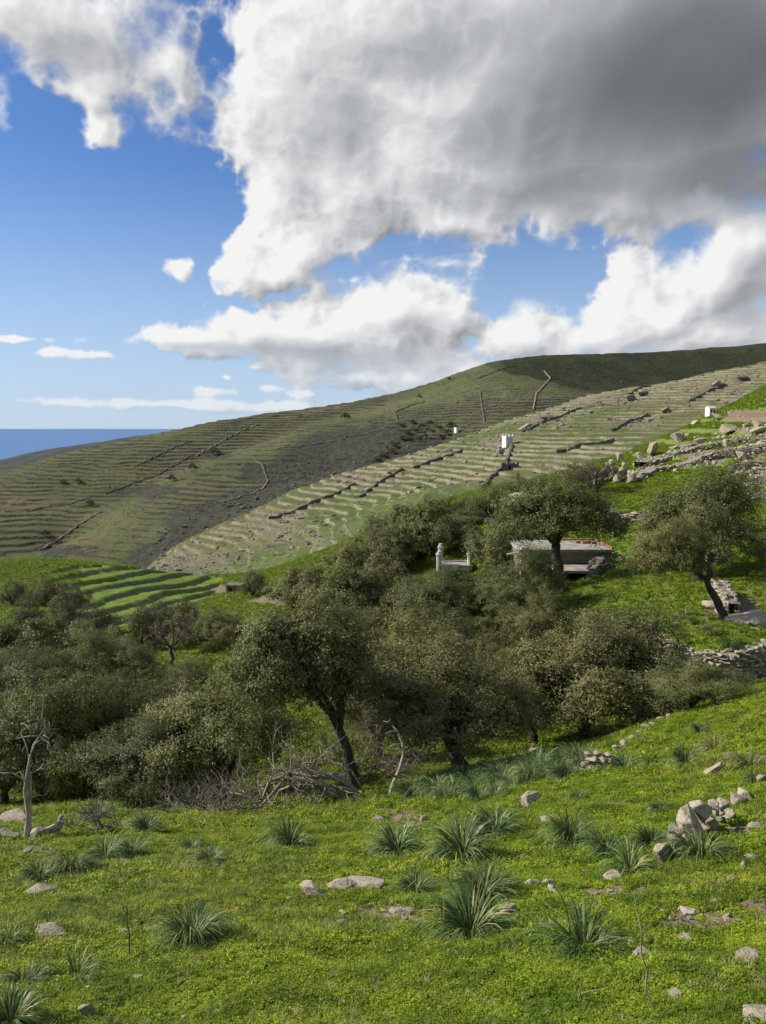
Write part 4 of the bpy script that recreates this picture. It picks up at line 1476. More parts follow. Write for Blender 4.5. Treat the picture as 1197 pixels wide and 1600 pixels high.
# stone bank behind the leaning terrace tree
P = []
for u, vt, vb, y in [(1118, 905, 930, 45.5), (1130, 912, 945, 44), (1138, 925, 955, 42.6), (1146, 940, 962, 41.6)]:
    a, b = W(u, vt, y), W(u, vb, y)
    P.append((a[0], a[1], b[2], a[2]))
dry_wall('stone_bank', P, 'stacked stone bank behind the leaning terrace tree', size=0.34, seed=6, thick=0.7)
P = []
for u, vt, vb, y in [(1100, 838, 862, 55), (1108, 848, 880, 53), (1112, 862, 890, 51.5)]:
    a, b = W(u, vt, y), W(u, vb, y)
    P.append((a[0], a[1], b[2], a[2]))
dry_wall('stone_bank', P, 'small broken stone stack beneath the tall dark terrace olive', size=0.34, seed=8, thick=0.7)

# rubble tiers climbing the slope above the terrace trees
tiers = [([(985, 742, 90), (1020, 728, 91), (1060, 718, 92), (1110, 706, 93), (1160, 700, 92), (1230, 690, 92)], 1.9, 'lower tier of the long rubble wall beside the rock outcrop'),
         ([(1000, 722, 97), (1040, 708, 99), (1080, 697, 100), (1130, 686, 101), (1197, 676, 101), (1240, 670, 101)], 1.8, 'upper tier of the long rubble wall under the standing slab'),
         ([(1140, 726, 83), (1170, 722, 82), (1197, 718, 81), (1240, 715, 80)], 1.6, 'middle rubble tier cut by the right picture edge'),
         ([(1150, 775, 72), (1180, 768, 71), (1197, 765, 70.5), (1240, 760, 70)], 1.2, 'low rubble tier at the right picture edge above the lit grass')]
for k, (pl, hgt, lab) in enumerate(tiers):
    P = []
    for u, v, y in pl:
        p = hit(u, v + 10, Hn, y - 25, y + 30)
        P.append((p[0], p[1], p[2] - .3, p[2] + hgt * random.uniform(.10, .55)))
    dry_wall('rubble_wall', P, lab, size=0.36, seed=20 + k, kind_stones=False, thick=2.0, group='rubble wall tiers', jit=9.0)

# loose rubble over the same slope
POLY = [(985, 752), (1000, 722), (1060, 698), (1130, 672), (1240, 660), (1240, 790), (1160, 775), (1130, 745), (1060, 755)]
r = np.random.default_rng(33)
xs = r.uniform(28, 78, 9000)
ys = r.uniform(66, 148, 9000)
zs = Hn(xs, ys)
uu, vv = project(np.stack([xs, ys, zs], 1))
POLY2 = [(1060, 690), (1110, 655), (1150, 636), (1240, 605), (1240, 670), (1130, 685)]
ok = np.nonzero((in_poly(uu, vv, POLY) | (in_poly(uu, vv, POLY2) & (r.random(9000) < .35))) & (r.random(9000) < 0.95 * sstep(-.12, .08, fbm(xs * .16, ys * .16, 3))))[0][:3000]
items = [(xs[i], ys[i], zs[i] + .02, *(min(1.3, .2 + r.exponential(.2)) * np.array([1.2, .9, .8])), r.uniform(0, 6), int(r.integers(9))) for i in ok]
tag(joined_stones('loose_rubble', items, M_STONE), 'loose pale rubble strewn between the wall tiers on the upper slope', 'rubble', kind='stuff')

# the rock outcrop at the left end of the rubble, piece by piece
p0 = hit(958, 752, Hn, 70, 110)
e = empty('rock_outcrop', tuple(p0))
rr = random.Random(12)
for i in range(26):
    u = 928 + 62 * rr.random()
    top = 748 - 34 * math.exp(-((u - 968) / 24) ** 2)
    v = top + (756 - top) * rr.random()
    p = hit(u, 756, Hn, 70, 110)
    k = np.linalg.norm(p - np.array(EYE)) / FPX
    hz_ = (756 - v) * k
    o = stone(BIGS[i % 6], tuple(p - p0 + np.array([0, rr.uniform(-.2, 1.2) + hz_ * .35, hz_])), (rr.uniform(9, 17) * k, rr.uniform(9, 15) * k, rr.uniform(12, 24) * k), rr.uniform(0, 6), .45, e, 'rock', rr)
tag(e, 'ribbed natural rock outcrop at the left end of the rubble slope', 'rock outcrop')
for j, (u0, v0, n, lab) in enumerate([(1075, 700, 9, 'broken rock ledge in the middle of the rubble slope'), (1165, 700, 10, 'broken rock ledge high on the rubble slope near the right edge'), (1150, 745, 8, 'low rock ledge behind the tall dark terrace olive'), (1035, 722, 7, 'rock ledge above the outcrop')]):
    p0 = hit(u0, v0, Hn, 66, 125)
    e = empty('rock_ledge', tuple(p0))
    k = np.linalg.norm(p0 - np.array(EYE)) / FPX
    for i in range(n):
        x_, y_ = p0[0] + rr.uniform(-22, 22) * k, p0[1] + rr.uniform(-8, 8) * k
        stone(BIGS[(i + j) % 6], (x_ - p0[0], y_ - p0[1], hn(x_, y_) - p0[2] + 2 * k), (rr.uniform(9, 20) * k, rr.uniform(8, 14) * k, rr.uniform(7, 14) * k), rr.uniform(-.5, .5), .35, e, 'rock', rr)
    tag(e, lab, 'rock ledge', 'rock ledges on the rubble slope')

# natural outcrops and boulders on the upper right slope: px, width px, height px, depth
BOULD = [
    (930, 752, 20, 14, 84, 'low rock at the foot of the outcrop', 0),
    (1020, 700, 22, 28, 104, 'pointed boulder standing over the rubble wall', 1), (1058, 680, 28, 30, 112, 'leaning pale slab standing on the upper slope', 1), (1085, 660, 16, 11, 124, 'dark boulder left of the white shrine', 0),
    (1122, 652, 30, 11, 126, 'low rocks heaped right of the white shrine', 0), (1140, 668, 36, 20, 112, 'rounded pale boulder on the green slope under the shrine', 0), (1183, 662, 22, 12, 112, 'small boulder stacked on a flat stone at the right', 0),
    (1185, 672, 30, 10, 110, 'flat pale stone at the right edge of the green slope', 0), (1165, 664, 14, 8, 112, 'little stone left of the stacked boulder', 0), (1135, 692, 14, 18, 104, 'dark upright boulder set in the rubble wall', 0),
    (1160, 712, 30, 14, 90, 'angular stone lying on the rubble slope', 0), (1190, 725, 24, 12, 84, 'pale block at the right edge of the rubble', 0), (1000, 712, 22, 14, 104, 'grey rock beside the pointed boulder', 0),
]
for i, (u, v, w, h, y, lab, up) in enumerate(BOULD):
    p = hit(u, v + h * .45, Hn, y - 25, y + 30)
    k = np.linalg.norm(p - np.array(EYE)) / FPX
    g = p[2]
    o = stone(BIGS[i % 6], (p[0], p[1], g + h * k * .35), (w * k * .8, w * k * .7, h * k * 1.0), random.uniform(0, 6), 0.35 if up else .3, name='boulder')
    tag(o, lab, 'boulder', 'boulders on the upper slope')
for (u, v, w, y, lab) in [(820, 772, 44, 98, 'large flat rock slab among the bushes'), (795, 782, 40, 96, 'lower flat slab left of the large one'), (842, 768, 30, 100, 'small flat slab right of the large one'), (770, 790, 26, 97, 'broken slab end by the purple bush')]:
    p = W(u, v, y)
    k = y / FPX
    o = stone(FLATS[int(u) % 4], (p[0], p[1], p[2] - .1), (w * k * 1.3, w * k * 1.2, 1.9), random.uniform(-.3, .3), .1, name='rock_slab')
    tag(o, lab, 'rock slab', 'rock slabs by the bushes')

# bare slab and stones on the terrace
for i, (u, v, w, h, y, lab) in enumerate([
        (1168, 972, 70, 26, 39.0, 'wide bare rock slab under the leaning terrace tree'), (1110, 946, 26, 16, 43, 'pale boulder left of the stacked stone bank'), (1126, 955, 22, 16, 42, 'boulder touching the stacked stone bank'),
        (1190, 985, 22, 12, 38, 'loose stone at the right end of the bare slab'), (1168, 990, 14, 8, 38, 'small stone on the grass below the bare slab'), (1183, 958, 34, 20, 40, 'upper block of the bare rock at the right edge'),
        (1180, 996, 14, 8, 37.2, 'small stone near the retaining wall top')]):
    p = W(u, v, y)
    k = math.hypot(y, p[2]) / FPX
    g = hn(p[0], p[1])
    o = stone((FLATS if i == 0 else BIGS)[i % 4], (p[0], p[1], g + h * k * .15), (w * k * 1.2, w * k * .9, h * k * (1.5 if i == 0 else 1.5)), random.uniform(0, 6), .15, name='rock_slab' if i == 0 else 'boulder')
    tag(o, lab, 'rock slab' if i == 0 else 'boulder', 'rocks on the terrace')

# ---- the ruined wall on the meadow, stone by stone (photograph pixels)
e0 = ground_px(1080, 1322, 5, 12)
e = empty('ruined_wall', tuple(e0))
wallst = [(1038, 1337, 34, 34), (1052, 1312, 24, 26), (1053, 1297, 24, 20), (1079, 1287, 44, 38), (1094, 1268, 28, 32), (1110, 1281, 24, 20), (1106, 1264, 18, 14), (1116, 1258, 17, 14), (1129, 1256, 19, 18),
          (1138, 1272, 18, 14), (1124, 1279, 10, 10), (1130, 1285, 10, 9), (1098, 1281, 9, 9), (1110, 1295, 22, 18), (1070, 1310, 26, 22), (1090, 1305, 24, 20), (1056, 1330, 22, 18), (1128, 1270, 12, 10), (1133, 1294, 14, 10), (1118, 1270, 12, 10)]
for i, (u, v, w, h) in enumerate(wallst):
    t = (u - 1038) / 100.0
    y = e0[1] - 0.42 + 1.15 * t
    p = W(u, v, y)
    k = math.hypot(y, p[2]) / FPX
    stone(BIGS[i % 6] if w > 16 else STONES[i % 9], tuple(p - e0), (w * k * 1.32, w * k * 1.15, h * k * 1.4), random.uniform(0, 6), .25, e)
tag(e, 'ruined stretch of stacked pale stones on the right of the meadow', 'stone wall')
for i, (u, v, w, h, lab) in enumerate([(1150, 1246, 24, 26, 'upright pale stone just above the ruined stack'), (1165, 1243, 26, 22, 'grey lichened stone behind the upright pale one')]):
    p = ground_px(u, v + h * .45, 5, 16)
    k = np.linalg.norm(p - np.array(EYE)) / FPX
    o = stone(BIGS[i + 2], (p[0], p[1], p[2] + h * k * .3), (w * k * 1.1, w * k, h * k * 1.3), i, .3, name='boulder')
    tag(o, lab, 'boulder', 'meadow stones')

# small cairn-like pile
e0 = ground_px(930, 1208, 8, 24)
e = empty('stone_pile', tuple(e0))
k = np.linalg.norm(e0 - np.array(EYE)) / FPX
for i, (u, v, w, h) in enumerate([(912, 1208, 18, 12), (925, 1205, 22, 14), (940, 1200, 18, 12), (918, 1196, 16, 12), (930, 1190, 20, 12), (944, 1188, 16, 12), (925, 1182, 16, 10), (938, 1180, 14, 10), (952, 1182, 14, 10), (905, 1204, 12, 9), (953, 1192, 12, 9)]):
    stone(BIGS[i % 6], ((u - 930) * k, 0.9 * (1208 - v) * k * .8, (1208 - v) * k * .62 + .03), (w * k * 1.1, w * k, h * k * 1.2), i, .25, e)
tag(e, 'small heap of pale stones between the asphodel band and bare soil', 'stone pile')

# edge stones where the meadow drops to the gully
EDGE = [(963, 1172, 14, 8), (975, 1165, 16, 9), (988, 1157, 18, 10), (1000, 1147, 14, 9), (1010, 1140, 16, 9), (1022, 1134, 14, 8), (1034, 1128, 16, 8), (1046, 1122, 12, 7), (1075, 1110, 12, 7), (1088, 1104, 14, 7), (1100, 1098, 14, 7), (1112, 1092, 12, 6)]
e0 = ground_px(1030, 1135, 10, 30)
e = empty('kerb_of_stones', tuple(e0))
for i, (u, v, w, h) in enumerate(EDGE):
    p = ground_px(u, v, 10, 30)
    k = np.linalg.norm(p - np.array(EYE)) / FPX
    stone(BIGS[i % 6], tuple(p - e0 + np.array([0, 0, h * k * .2])), (w * k * 1.2, w * k, h * k * 1.6), i, .2, e)
tag(e, 'broken line of pale edge stones under the rounded olive pair', 'stone wall')

# single stones lying in the meadow
ROCKS = [
    (490, 1392, 42, 20, 'rounded tan stone, left of the three in a row on the grass'), (535, 1384, 34, 16, 'middle of the three pale stones in a row on the grass'), (572, 1380, 50, 14, 'long pale stone, right of the three in a row'),
    (830, 1248, 34, 20, 'angular grey-tan boulder with clear shadow in the meadow centre'), (858, 1281, 24, 9, 'flat tan stone below the angular meadow boulder'), (1114, 1201, 30, 20, 'tan boulder lying alone above the ruined stack'),
    (1190, 1219, 20, 15, 'pale stone at the right edge near the upright one'), (1181, 1294, 22, 11, 'pale flat stone right of the ruined stack'), (1176, 1340, 18, 7, 'small flat white stone near the right edge'),
    (1163, 1354, 13, 12, 'small round grey stone on the right'), (1141, 1376, 14, 9, 'small pale grey stone below the round grey one'), (957, 1373, 32, 9, 'flat half-buried stone left of the ruined stack'),
    (1021, 1268, 16, 9, 'small tan stone left of the stack top'), (535, 1444, 13, 11, 'small round pale stone on the bare soil'), (590, 1279, 20, 14, 'dark stone at the left of the bare soil patch'),
    (795, 1426, 26, 13, 'flat stone beside the largest double asphodel'), (1000, 1496, 28, 16, 'tan stone right of the asphodel rosette'), (1053, 1556, 24, 10, 'pale stone near the bottom right'),
    (1170, 1504, 40, 8, 'long flat pale stone at the lower right edge'), (1180, 1594, 46, 10, 'pale stone in the bottom right corner'), (80, 1462, 48, 9, 'long flat stone half sunk in the grass at left'),
    (195, 1459, 20, 8, 'grey stone right of the long flat one at left'), (240, 1458, 24, 10, 'stone just left of the big dark asphodel'), (58, 1392, 42, 13, 'flat broken stones under the left asphodels'),
    (620, 1424, 20, 8, 'brown stone on the bare soil, left'), (640, 1426, 16, 8, 'brown stone on the bare soil, right'), (642, 1290, 12, 8, 'small brown clod on the upper soil patch'), (662, 1281, 14, 10, 'larger brown clod on the upper soil patch'),
    (1120, 1410, 12, 8, 'small pale stone near the worn soil at right'), (1066, 1470, 30, 6, 'thin pale stone on the worn soil at right'), (838, 1174, 24, 14, 'grey boulder at the foot of the olive trunks'),
    (800, 1186, 26, 10, 'low grey rock left of the trunk-foot boulder'), (20, 1276, 46, 14, 'long pale rock behind the dead tree'), (905, 1437, 14, 7, 'small stone above the asphodel rosette'), (45, 1330, 12, 10, 'dark stone left of the lower asphodels'),
    (1060, 1436, 10, 6, 'tiny tan stone on worn soil'), (960, 1410, 12, 6, 'small tan stone under the flat buried one'), (684, 1208, 14, 8, 'small grey stone behind the asphodel band'), (1160, 1236, 10, 8, 'pebble beside the grey lichened stone'),
    (720, 1376, 10, 4, 'white sliver of stone above the double asphodel'), (1085, 1478, 10, 5, 'pebble on the worn path at right'), (1135, 1434, 12, 6, 'low tan pebble at right'), (135, 1585, 20, 12, 'brown stone by the bottom left asphodel'),
]
for i, (u, v, w, h, lab) in enumerate(ROCKS):
    p = ground_px(u, v + h * .4, 2.2, 30)
    k = np.linalg.norm(p - np.array(EYE)) / FPX
    ms = BIGS if h > w * .45 else FLATS
    o = stone(ms[i % len(ms)], (p[0], p[1], p[2] + h * k * .16 + .01), (w * k * 1.25, w * k * .9, h * k * (1.5 if ms is BIGS else 2.4)), random.uniform(-.6, .6), .15, name='boulder' if w > 24 else 'field_stone')
    tag(o, lab, 'boulder' if w > 24 else 'stone', 'stones lying in the meadow')
# bits of dead wood on the grass
for i, (u, v, w, lab) in enumerate([(843, 1385, 40, 'short weathered log lying in the meadow'), (868, 1399, 22, 'splinter of bleached wood beside the short log'), (838, 1463, 26, 'pale stick left of the asphodel rosette')]):
    p = ground_px(u, v, 3, 15)
    k = np.linalg.norm(p - np.array(EYE)) / FPX
    mb = MB()
    rr = np.random.default_rng(i)
    P = curve_pts((-w * k * .5, 0, .02), (w * k * .5, rr.uniform(-.05, .05), .03), 6, .04, rr, .05)
    mb.tube(P, [w * k * x for x in (.10, .13, .12, .10, .14, .09)] if i == 0 else np.linspace(.02, .008, 6), 7)
    o = mb.build('log' if i == 0 else 'stick', M_DEAD, smooth=False)
    o.location = tuple(p)
    o.rotation_euler = (0, 0, [0.1, -.9, -.35][i])
    tag(o, lab, 'log' if i == 0 else 'stick')


# ---- field walls on the far slopes
def ribbon_wall(pl, H, y0, y1, hgt, thick, mat, label, group, seed):
    r = np.random.default_rng(seed)
    P = np.array([hit(u, v, H, y0, y1, 900) for u, v in pl])
    Q = resample(P, 1.4 if thick < 2 else 2.5)
    Q[:, 2] = H(Q[:, 0], Q[:, 1])
    for _ in range(6):
        Q[1:-1, 2] = (Q[:-2, 2] + Q[1:-1, 2] * 2 + Q[2:, 2]) / 4
    n = len(Q)
    o = Q[n // 2].copy()
    Vv, Ff = [], []
    for i in range(n):
        t = Q[min(i + 1, n - 1), :2] - Q[max(i - 1, 0), :2]
        t = t / (np.linalg.norm(t) + 1e-9)
        nn = np.array([-t[1], t[0], 0])
        wob = nn * r.normal() * thick * .12
        h = hgt * r.uniform(.55, 1.2)
        for sgn, z in ((-1, -1.0), (-.8, h * r.uniform(.8, 1)), (.8, h * r.uniform(.8, 1)), (1, -1.0)):
            Vv.append(Q[i] - o + nn * sgn * thick * .5 + wob + np.array([0, 0, z]))
    for i in range(n - 1):
        for k in range(3):
            Ff.append((4 * i + k, 4 * i + k + 1, 4 * i + 5 + k, 4 * i + 4 + k))
    Ff += [(0, 1, 2, 3), (4 * n - 1, 4 * n - 2, 4 * n - 3, 4 * n - 4)]
    w = mesh_obj('field_wall', Vv, Ff, mat)
    w.location = tuple(o)
    tag(w, label, 'field wall', group)


def Hm(x, y):
    return mid_full(np.atleast_1d(np.asarray(x, float)), np.atleast_1d(np.asarray(y, float)))[0]


def Hf(x, y):
    return far_full(np.atleast_1d(np.asarray(x, float)), np.atleast_1d(np.asarray(y, float)))[0]


for i, (pl, lab) in enumerate([
        ([(815, 676), (850, 660), (880, 650), (905, 640), (955, 634)], 'field wall along the rocky crest right of the dovecote'),
        ([(955, 674), (985, 658), (1012, 648)], 'short dark field wall slanting up the sunny terraces'),
        ([(868, 708), (905, 697), (960, 690)], 'field wall running level below the slanting one'),
        ([(1075, 630), (1100, 614), (1132, 602)], 'field wall climbing towards the upper right crest'),
        ([(560, 778), (600, 750), (628, 735)], 'field wall at the crest left of the pale terraces'),
        ([(645, 732), (690, 718), (722, 705)], 'field wall crossing the pale terraces below the far white house'),
        ([(746, 775), (768, 745), (792, 724)], 'field wall running up from the purple bush'),
        ([(790, 722), (800, 700), (798, 694)], 'field wall linking ruin and dovecote'),
        ([(420, 812), (460, 800), (520, 775), (556, 757)], 'longest dark field wall along the pale rocky flank'),
        ([(415, 858), (450, 852), (482, 852)], 'low dark field wall above the brown bushes'),
        ([(980, 618), (1000, 606), (1015, 604)], 'dark rock-built wall on the upper sunny crest')]):
    ribbon_wall(pl, Hm, 170, 460, 1.1, 0.9, M_STONE_FAR, lab, 'field walls on the sunny ridge', 60 + i)
for i, (pl, lab) in enumerate([
        ([(757, 664), (753, 635), (750, 612)], 'straight field wall running up the far hill above the crest'),
        ([(833, 642), (838, 615), (860, 592), (850, 580)], 'bent field wall under the summit'),
        ([(622, 662), (617, 645), (640, 634), (665, 628)], 'hooked field wall left of the far bushes'),
        ([(270, 797), (350, 786), (408, 766), (420, 750)], 'field wall bounding the dark scree from below'),
        ([(418, 750), (410, 728), (396, 716)], 'field wall climbing from the dark scree corner'),
        ([(432, 702), (500, 692), (570, 680), (615, 668)], 'long level field wall above the dark scree'),
        ([(165, 772), (250, 742), (300, 712)], 'field wall slanting along the rear terraces'),
        ([(300, 716), (370, 678), (402, 664)], 'field wall rising to the skyline above the rear terraces'),
        ([(745, 592), (780, 579), (805, 572)], 'field wall just under the summit ridge'),
        ([(40, 800), (100, 790), (140, 778)], 'level field wall on the lower left terraces'),
        ([(210, 730), (260, 705), (300, 690)], 'field wall high on the rear slope at left'),
        ([(60, 860), (110, 830), (160, 800)], 'field wall following the gully at the left')]):
    ribbon_wall(pl, Hf, 480, 1200, 1.4, 1.4, M_STONE_MID if i % 2 else M_STONE_FAR, lab, 'field walls on the far hill', 80 + i)

# rocks on the sunny ridge
r = np.random.default_rng(77)
n = 26000
aa = np.radians(r.uniform(-20, 29, n))
dd = r.uniform(185, 440, n)
xs, ys = dd * np.sin(aa), dd * np.cos(aa)
zs = Hm(xs, ys)
uu, vv = project(np.stack([xs, ys, zs], 1))
dens = 0.05 + 0.30 * sstep(.02, .25, fbm(xs * .03, ys * .03, 4))
for (bu, bv, ru, rv) in [(850, 655, 70, 20), (780, 695, 50, 22), (950, 628, 90, 14), (700, 715, 50, 10), (1140, 600, 90, 22), (300, 880, 110, 26), (420, 825, 90, 34), (1000, 660, 50, 12), (560, 748, 80, 12), (1150, 640, 50, 20)]:
    dens = np.maximum(dens, .9 * np.exp(-((uu - bu) / ru) ** 2 - ((vv - bv) / rv) ** 2))
ok = np.nonzero(r.random(n) < dens * .42)[0][:4200]
items = [(xs[i], ys[i], zs[i] + .1, *(min(2.4, .35 + r.exponential(.42)) * np.array([1.3, 1, .85])), r.uniform(0, 6), int(r.integers(9))) for i in ok]
tag(joined_stones('ridge_rubble', items, M_STONE_MID), 'pale rocks and rubble strewn over the sunny terraced ridge', 'rubble', kind='stuff')
for i, (u, v, w, h, lab) in enumerate([(985, 622, 30, 14, 'dark rock outcrop high on the sunny ridge'), (1005, 612, 26, 12, 'rock outcrop right of the dark one on the ridge'), (890, 698, 26, 14, 'grey rock outcrop below the slanting field wall'),
                                       (782, 706, 24, 18, 'rock outcrop just below the dovecote'), (855, 650, 40, 14, 'rock knoll on the crest right of the dovecote'), (820, 666, 34, 14, 'rock knoll beside the dovecote'), (1120, 600, 24, 14, 'rock knob near the right crest'),
                                       (1040, 640, 22, 10, 'small rock outcrop in the upper sunny terraces'), (505, 858, 34, 14, 'reddish scree knoll above the brown bushes'), (700, 702, 24, 10, 'rock knoll on the crest below the far white house'), (1160, 590, 30, 14, 'rock knob at the right end of the crest')]):
    p = hit(u, v + h * .3, Hm, 170, 460, 900)
    k = p[1] / FPX
    me = BIGS[i % 6].copy()
    me.materials.clear()
    me.materials.append(M_STONE_MID)
    o = stone(me, (p[0], p[1], p[2] + h * k * .15), (w * k * .9, w * k * .6, h * k * 1.0), .5, .4, name='rock_outcrop')
    tag(o, lab, 'rock outcrop', 'outcrops on the sunny ridge')

# boulders on the dark scree of the far spur
n = 14000
aa = np.radians(r.uniform(-28, 24, n))
dd = r.uniform(500, 1150, n)
xs, ys = dd * np.sin(aa), dd * np.cos(aa)
zs = Hf(xs, ys)
uu, vv = project(np.stack([xs, ys, zs], 1))
dens = np.where(in_poly(uu, vv, SCREE), .55, .05 * (fbm(xs * .01, ys * .01, 3) > 0))
ok = np.nonzero(r.random(n) < dens)[0][:2200]
items = [(xs[i], ys[i], zs[i] + .2, *(min(6, .8 + r.exponential(.9)) * np.array([1.3, 1, .8])), r.uniform(0, 6), int(r.integers(9))) for i in ok]
tag(joined_stones('scree_boulders', items, M_STONE_FAR), 'dark boulders scattered over the far scree slope', 'boulders', kind='stuff')


# ================================================================== buildings
def plain(name, col, rough=0.8, var=0.3, scale=3.0):
    m, N = new_mat(name)
    n1 = N.noise(objco(N), scale, 5, 0.6)
    c2 = tuple(x * (1 - var) for x in col)
    return finish(m, N, N.mix(N.ramp(n1, .35, .65), col, c2), rough, 0.2, bump(N, n1, .4, .02))


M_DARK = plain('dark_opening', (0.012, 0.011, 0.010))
M_ROOF = plain('mortar_roof', (0.38, 0.345, 0.30), 0.9, 0.45, 1.2)
M_TILE = plain('terracotta', (0.36, 0.15, 0.075), 0.85, 0.3, 6.0)
M_WOODP = plain('painted_beam', (0.62, 0.63, 0.64), 0.6, 0.1)

# flat roofed house under the tall olive
A = W(815, 858, 60.0)
B = W(958, 860, 60.0)
zr = W(880, 858, 60.0)[2]
e = empty('stone_house', (A[0], 60.0, zr - 3.2))
wd = B[0] - A[0]
mb = MB()
mb.box(0, wd, 0.25, 5.0, 0.0, 2.95)
mb.build('wall', M_STONE_GREY, e)
mb = MB()
mb.box(-.15, wd + .15, 0.0, 5.3, 2.95, 3.16)
rf = mb.build('roof', M_ROOF, e)
mb = MB()
mb.box(wd - 2.9, wd + .12, 5.0, 5.28, 3.16, 3.27)
mb.build('back_parapet', M_TILE, rf)
for q in range(9):
    mb = MB()
    mb.tube([(wd + .02, .15 + q * .55, 3.19), (wd + .02, .62 + q * .55, 3.21)], [.14, .12], 6)
    mb.build('roof_tile', M_TILE, rf)
for q, (tx, ty) in enumerate([(wd - 1.6, 3.2), (wd - 1.2, 3.5), (wd - .9, 3.0), (wd - 2.1, 3.4)]):
    mb = MB()
    mb.tube([(tx, ty, 3.22), (tx + .4, ty + .1, 3.24)], [.12, .1], 6)
    mb.build('roof_tile', M_TILE, rf)
mb = MB()
mb.box(-.02, .55, .12, .5, 0, 3.3)
mb.build('corner_pier', M_WHITE, e)
mb = MB()
mb.box(2.2, 2.95, .21, .3, 1.1, 2.1)
wn = mb.build('window', M_DARK, e)
mb = MB()
mb.box(2.1, 3.05, .17, .26, .98, 1.08)
mb.build('sill', M_PLASTER, wn)
mb = MB()
mb.box(4.4, 5.3, .21, .3, .0, 2.0)
mb.build('door', M_DARK, e)
mb = MB()
mb.tube([(-1.1, .4, 2.72), (.1, .3, 2.95)], [.07, .07], 6)
mb.build('beam', M_WOODP, e)
tag(e, 'old flat roofed house with pale mortar roof and tile edge', 'house')
# its porch
p = W(872, 893, 57.0)
q = W(932, 893, 57.0)
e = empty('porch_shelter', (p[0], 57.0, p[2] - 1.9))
w2 = q[0] - p[0]
mb = MB()
mb.box(-.1, w2 + .1, 0, 2.6, 1.75, 1.95)
mb.build('slab', M_ROOF, e)
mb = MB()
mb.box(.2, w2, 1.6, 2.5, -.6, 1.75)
mb.build('porch_shade', M_DARK, e)  # near-black block stands for the shade under the porch slab
for xx in (.15, w2 - .2):
    mb = MB()
    mb.tube([(xx, .25, -.8), (xx, .25, 1.75)], [.09, .08], 6)
    mb.build('post', M_BARK, e)
tag(e, 'low porch slab on posts in front of the flat roofed house', 'porch')
P = []
for u, vt, vb, y in [(938, 868, 892, 59.2), (932, 876, 898, 58.2), (925, 886, 902, 57.2), (945, 878, 897, 58.8), (958, 882, 895, 59.2)]:
    a, b = W(u, vt, y), W(u, vb, y)
    P.append((a[0], a[1], b[2], a[2]))
dry_wall('rubble_wall', P, 'collapsed stone wall at the right corner of the house', size=0.34, seed=9, thick=0.8, meshes=STONES_G)

# house with two white turrets, half hidden by olives
A = W(687, 884, 69.0)
B = W(737, 884, 69.0)
e = empty('turret_house', (A[0], 69.0, A[2] - 4.0))
wd = B[0] - A[0]
mb = MB()
mb.box(0, wd, 0, 2.6, 0, 3.9)
mb.build('wall', M_STONE, e)
mb = MB()
mb.box(-.1, wd + .1, -.12, 2.7, 3.9, 4.05)
mb.build('roof', M_ROOF, e)
for xx, hh, yy in ((-.05, 1.25, .3), (.25, 1.7, 2.3), (wd - .15, 1.35, .3)):
    mb = MB()
    mb.tube([(xx, yy, 3.3), (xx, yy, 4.0 + hh * .75), (xx, yy, 4.0 + hh * .76), (xx, yy, 4.0 + hh * .84), (xx, yy, 4.0 + hh * .85), (xx, yy, 4.0 + hh)], [.25, .24, .31, .31, .22, .18], 10)
    mb.build('turret', M_PLASTER, e)
mb = MB()
mb.box(1.2, 1.9, -.05, .05, 2.2, 3.2)
mb.build('window', M_DARK, e)
tag(e, 'small house with pale roof and white turrets half hidden by olives', 'house')

# white dovecote on the ridge
p = hit(793, 695, Hm, 170, 460, 900)
e = empty('dovecote', tuple(p), rz=0.35)
s = p[1] / FPX * 12.5
mb = MB()
mb.box(-s * .5, s * .5, -s * .5, s * .5, -1.5, s * 1.0)
mb.build('wall', M_WHITE, e)
mb = MB()
mb.box(-s * .56, s * .56, -s * .56, s * .56, s * 1.0, s * 1.07)
mb.build('cornice', M_WHITE, e)
for sx in (-1, 1):
    for sy in (-1, 1):
        mb = MB()
        mb.tube([(sx * s * .44, sy * s * .44, s * 1.06), (sx * s * .44, sy * s * .44, s * 1.2), (sx * s * .44, sy * s * .44, s * 1.38)], [s * .10, s * .10, s * .015], 6)
        mb.build('pinnacle', M_WHITE, e)
for row, zz in enumerate((.62, .80)):
    for c_ in range(3):
        xx = (-.28 + .28 * c_) * s
        mb = MB()
        mb.add([(xx - s * .09, -s * .503, s * (zz - .07)), (xx + s * .09, -s * .503, s * (zz - .07)), (xx, -s * .503, s * (zz + .07)), (xx - s * .09, -s * .49, s * (zz - .07)), (xx + s * .09, -s * .49, s * (zz - .07)), (xx, -s * .49, s * (zz + .07))],
               [(0, 1, 2), (5, 4, 3), (0, 3, 4, 1), (1, 4, 5, 2), (2, 5, 3, 0)])
        mb.build('nest_opening', M_DARK, e)
mb = MB()
mb.box(s * .498, s * .506, -s * .2, s * .2, s * .45, s * .85)
mb.build('side_opening', M_DARK, e)
tag(e, 'white square dovecote with corner pinnacles on the sunny ridge', 'dovecote')
